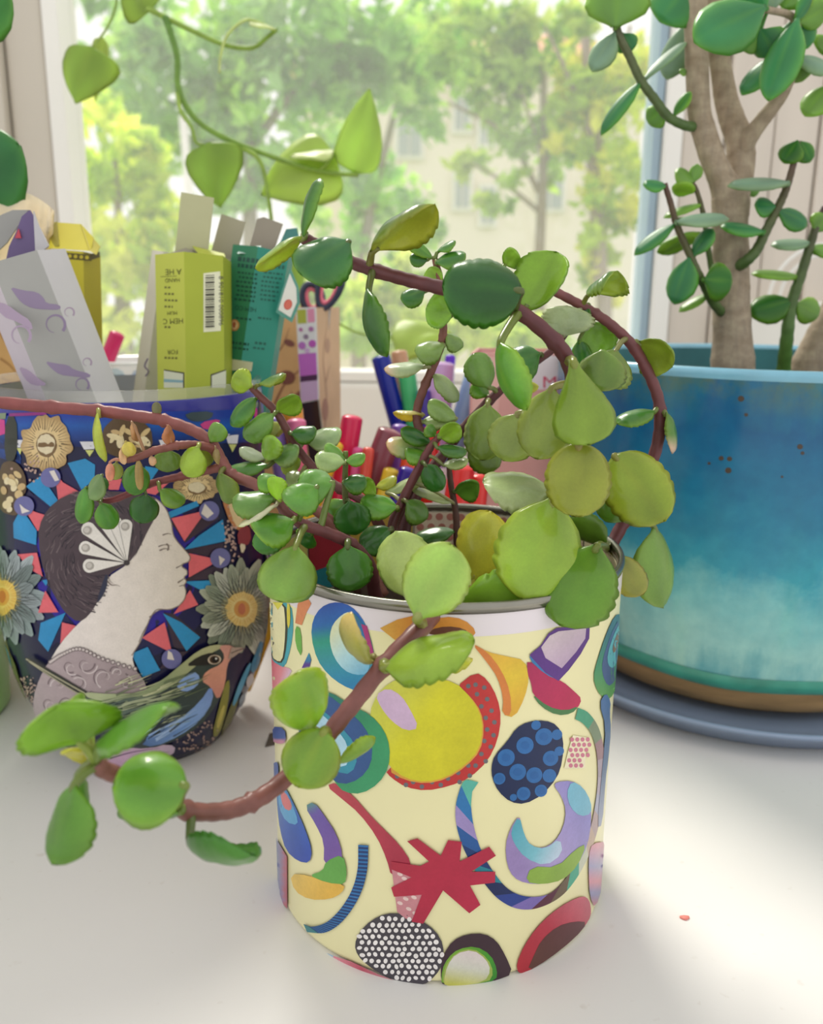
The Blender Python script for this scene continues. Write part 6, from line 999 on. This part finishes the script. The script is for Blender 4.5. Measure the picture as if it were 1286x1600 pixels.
for x0, x1 in ((508, 500), (494, 504)):
    A, B = atY(x0, 482, Yk+.014), atY(x1, 690, Yk+.014); s_ = np.array([.0026, 0, 0]); t_ = np.array([0, .0008, 0]); obj('blade', np.array([A-s_, A+s_, B+s_*.2, B-s_*.2, A-s_+t_, A+s_+t_, B+s_*.2+t_, B-s_*.2+t_])+np.array([0, .002*(x0-500)/8, 0]), [[3, 2, 1, 0], [4, 5, 6, 7], [0, 1, 5, 4], [1, 2, 6, 5], [2, 3, 7, 6], [3, 0, 4, 7]], M['steel'], sc, False)
# printed pen pouch leaning in front of the carton
Yp = .182; pp = empty('pen_sleeve', 'slim white sleeve printed purple and green with black foot, leaning on the tan carton', 'sleeve', tuple(atY(485, 700, Yp)))
def slab(nm, q, Y, dep, col, mat, par): A = np.array([atY(x, y, Y) for x, y in q]); n = len(A); Bk = A+np.array([0, dep, 0]); return obj(nm, np.vstack([A, Bk]), [list(range(n)), list(range(n, 2*n))[::-1]]+[[i, n+i, n+(i+1) % n, (i+1) % n] for i in range(n)], mat, par, False, np.tile(lin(col), (2*n, 1)))
slab('sleeve_body', [(462, 482), (492, 480), (497, 625), (470, 630)], Yp, .006, 'd8dce0', M['board'], pp); slab('black_foot', [(470, 630.4), (497, 625.4), (512, 740), (488, 745)], Yp+.0002, .0055, '201c22', M['plastic'], pp)
pq = Plane((0, Yp-.00005, 0), (0, -1, 0)); print_on(pp, pq, [(P, [(464, 484), (478, 483), (479, 505), (465, 506)], 'a8b048', 0), (P, [(480, 483), (491, 482), (492, 503), (481, 504)], 'd890b0', 0), (P, [(466, 553), (494, 551), (496, 588), (469, 591)], 'b868c4', 0), (P, [(469, 588), (496, 585), (496, 594), (469, 597)], '4a2a50', 0), (P, [(469, 597), (496, 594), (497, 624), (471, 628)], 'c0a8d0', 0)]+[(P, ellipse(x, y, a, a), c, 0) for x, y, a, c in ((472, 540, 6, 'b070c0'), (488, 537, 6, 'b458b8'), (470, 515, 3, 'b06aa0'), (486, 514, 4, 'a870a8'), (478, 526, 4, '8a7a94'), (480, 548, 4, 'c8a8d8'))], 'pattern_print')
# cup with blue print behind the jar, and the pink pen in it
Yc = .190; c0 = atY(192, 566, Yc); pc = empty('printed_cup', 'white cup with pale blue print behind the portrait jar', 'cup', (c0[0], Yc+.025, 0)); V, Fc = latheVF(c0[0], Yc+.025, [(0, .001), (.022, .0), (.0245, .003), (.0255, c0[2]-.001), (.0250, c0[2]), (.0240, c0[2]-.001), (.0235, .004), (0, .003)], 72); obj('cup_wall', V, Fc, simple('white_glaze', 'e8eae8', .3, .03, 30, .3), pc)
CS = Lathe(c0[0], Yc+.025, [(.0256, 0), (.0256, .2)]); d = Decal(CS, crop(0, 0, 1), .0001)
for p, c in (([(160, 578), (190, 574), (200, 600), (170, 612)], '8cc0d8'), ([(205, 580), (222, 576), (226, 600), (208, 604)], '78a8dc'), ([(180, 590), (196, 585), (205, 620), (185, 620)], 'c4dcd4'), ([(140, 585), (158, 578), (160, 610), (142, 612)], 'a8d4c0')): d.poly(p, c, 1)
d.build('blue_print', pc)
pen('hot pink pen leaning out of the white cup behind the yellow box', (184, 520), (160, 582), 24, Yc+.020, 'd82a6c', 'd82a6c', .5, .006)
# small carton at the left edge
Yt = .150; tx = xw(34, 560, Yt); tc_ = carton4('wood_print_carton', 'tan wood grained carton at the left edge behind the scroll patterned box', 'box', [(tx-.05, Yt+.004), (tx, Yt), (tx+.002, Yt+.02), (tx-.048, Yt+.024)], atY(20, 478, Yt)[2], .0, ['d0a468', 'c89a60'], M['kraft'])
print_on(tc_, Plane((tx, Yt-.00005, 0), (.004, .05, 0) if False else (-.08, -1, 0)), [('line', [(0, 520), (12, 540), (30, 556)], 3, 'a87844', True), ('line', [(0, 560), (16, 572), (30, 590)], 3, 'a87844', True), ('line', [(2, 590), (16, 596)], 2.5, 'a87844', True)], 'grain_print', .0003)
# green pot with a large leaved plant at the left edge
gx0, gy0 = -.216, .098; gp = empty('green_pot', 'light green plastic pot at the left edge behind the portrait jar', 'pot', (gx0, gy0, 0)); V, Fc = latheVF(gx0, gy0, [(0, .001), (.032, .0), (.0335, .002), (.039, .096), (.0395, .100), (.0385, .1005), (.037, .098), (.032, .010), (0, .008)], 80); obj('pot_wall', V, Fc, M['green_plastic'], gp)
V, Fc = latheVF(gx0, gy0, [(0, .0865)]+[(r_, .086) for r_ in np.linspace(.004, .0355, 8)], 40); V[:, 2] += RNG.normal(0, .001, len(V)); obj('soil', V, Fc, M['soil'], gp)
rb = empty('rubber_plant', 'dark green broad leaf reaching in at the left edge above the boxes', 'plant', (gx0, gy0, .087)); P3 = Plant(rb, M['jade'], M['stem'], ('5a4a34', '5a7a3a'), 0, 'oval', .0016)
q0 = proj([gx0, gy0, .087]); P3.stem('s', [(q0[0], q0[1], gy0), (-175, 480, gy0+.01), (-150, 300, gy0+.015), (-120, 150, gy0+.02), (-80, 20, gy0+.02), (-60, -60, gy0+.02)], .0032, .002)
P3.leaf('s', -75, 320, 30, 225, 112, 25, 'u', .4, .4, ('2c6a38', '4a8a3c', '5a9448'), 0, -.01); P3.leaf('s', -70, 60, 14, -16, 80, 30, 'u', .4, .3, ('3f8a3c', '6aa844', '7ab050')); P3.leaf('s', -160, 250, -260, 180, 120, 30, 'u', .4, .4, ('2c6a38', '4a8a3c', '5a9448'))
# ------------------------------------------------------------------ the hanging vine by the glass
vn = empty('hanging_vine', 'pale green heart leaved vine hanging down in front of the window glass', 'plant', tuple(atY(240, -400, .33))); P4 = Plant(vn, M['thin_leaf'], M['stem'], ('8fb04a', '86a83e'), 0, 'heart', .0007); YV = .315
vc = ('9ab852', '7f9f3e'); P4.stem('a', [(150, -420, YV), (190, -120, YV), (215, 0, YV), (239, 17, YV), (270, 33, YV), (299, 47, YV), (348, 69, YV), (393, 75, YV), (418, 58, YV), (433, 45, YV)], .0018, .0012, vc, (3,), 'vine_stem'); P4.stem('b', [(258, 26, YV-.001), (266, 50, YV-.002), (277, 90, YV-.003), (279, 139, YV-.004), (304, 184, YV-.005), (348, 214, YV-.006), (423, 244, YV-.006), (498, 267, YV-.006), (553, 273, YV-.006), (558, 272, YV-.006)], .0020, .0013, ('5f8a3a', '8fae48'), (3, 5), 'vine_stem')
P4.stem('c', [(277, 145, YV-.004), (283, 175, YV-.010), (299, 199, YV-.012), (306, 222, YV-.012), (318, 226, YV-.012)], .0013, .0009, vc, (), 'leaf_stalk'); P4.stem('d', [(380, 232, YV-.006), (400, 244, YV-.010), (411, 264, YV-.010), (418, 300, YV-.010), (424, 343, YV-.010), (430, 420, YV-.010)], .0014, .0011, vc, (), 'leaf_stalk'); P4.stem('e', [(170, -420, YV+.01), (180, -80, YV+.01), (182, 0, YV+.01), (169, 40, YV+.01), (145, 74, YV+.01)], .0009, .0006, ('8aa458', '9ab458'), (), 'vine_stem')
P4.stem('f', [(428, 46, YV), (395, 32, YV-.004), (378, 34, YV-.006), (356, 54, YV-.006), (345, 85, YV-.004), (343, 114, YV)], .0010, .0007, ('b8d074', 'c8d888'), (), 'vine_stem'); P4.stem('h', [(498, 268, YV-.006), (515, 250, YV-.006), (525, 236, YV-.006)], .0013, .0009, vc, (), 'leaf_stalk')
VL = ('9cba58', 'a8c25a', 'bccc74'); VB = ('b4cc70', 'bcd070', 'ccd888')
def VF_(k, *a, **kw): return P4.leaf(k, *a, pet=False, lump=.02, **kw)
VF_('e', 142, 72, 118, 162, 84, 30, 'l', .7, .35, VL); VF_('a', 238, 14, 190, -30, 70, 25, 'u', .5, .3, VL); VF_('c', 326, 222, 345, 325, 92, 22, 'l', .5, .35, VL, dy=-.002); VF_('b', 525, 244, 408, 305, 108, 25, 'u', .5, .4, VB, dy=.006); VF_('h', 523, 236, 452, 246, 40, 60, 'u', .5, .3, ('d0dca0', 'b8d070', 'd8e4b0'))
VF_('b', 557, 272, 577, 138, 74, 25, 'r', .6, .45, VB, dy=.002); VF_('f', 390, 34, 432, 48, 22, 60, 'u', .5, .4, ('d8e0b0', 'c8d890', 'e0e8c0')); VF_('d', 430, 400, 470, 470, 70, 30, 'r', .5, .3, VL); VF_('e', 160, 58, 148, 160, 26, 40, 'r', .5, .3, VB, dy=.012)
P4.stem('g', [(430, 415, YV-.010), (470, 468, YV-.010), (520, 500, YV-.010), (560, 520, YV-.010), (610, 528, YV-.010), (660, 530, YV-.01)], .0009, .0006, vc, (), 'vine_stem'); VF_('g', 612, 527, 705, 520, 64, 40, 'u', .5, .4, VB)
# white hooped basket on the far right beside the pot
hb = empty('wire_basket', 'white wire hoop basket on the ledge behind the turquoise pot', 'basket', tuple(atY(1250, 548, .375)))
def hoop(r1, r2, Y): t = np.linspace(math.pi*.5, math.pi*1.08, 16); Q = np.array([atY(1300+r1*math.cos(a), 480-r2*math.sin(a), Y) for a in t]); v, f_ = tubeVF(Q, .0013, 8); obj('wire_hoop', v, f_, M['bead'], hb)
hoop(100, 100, .372); hoop(84, 84, .378)
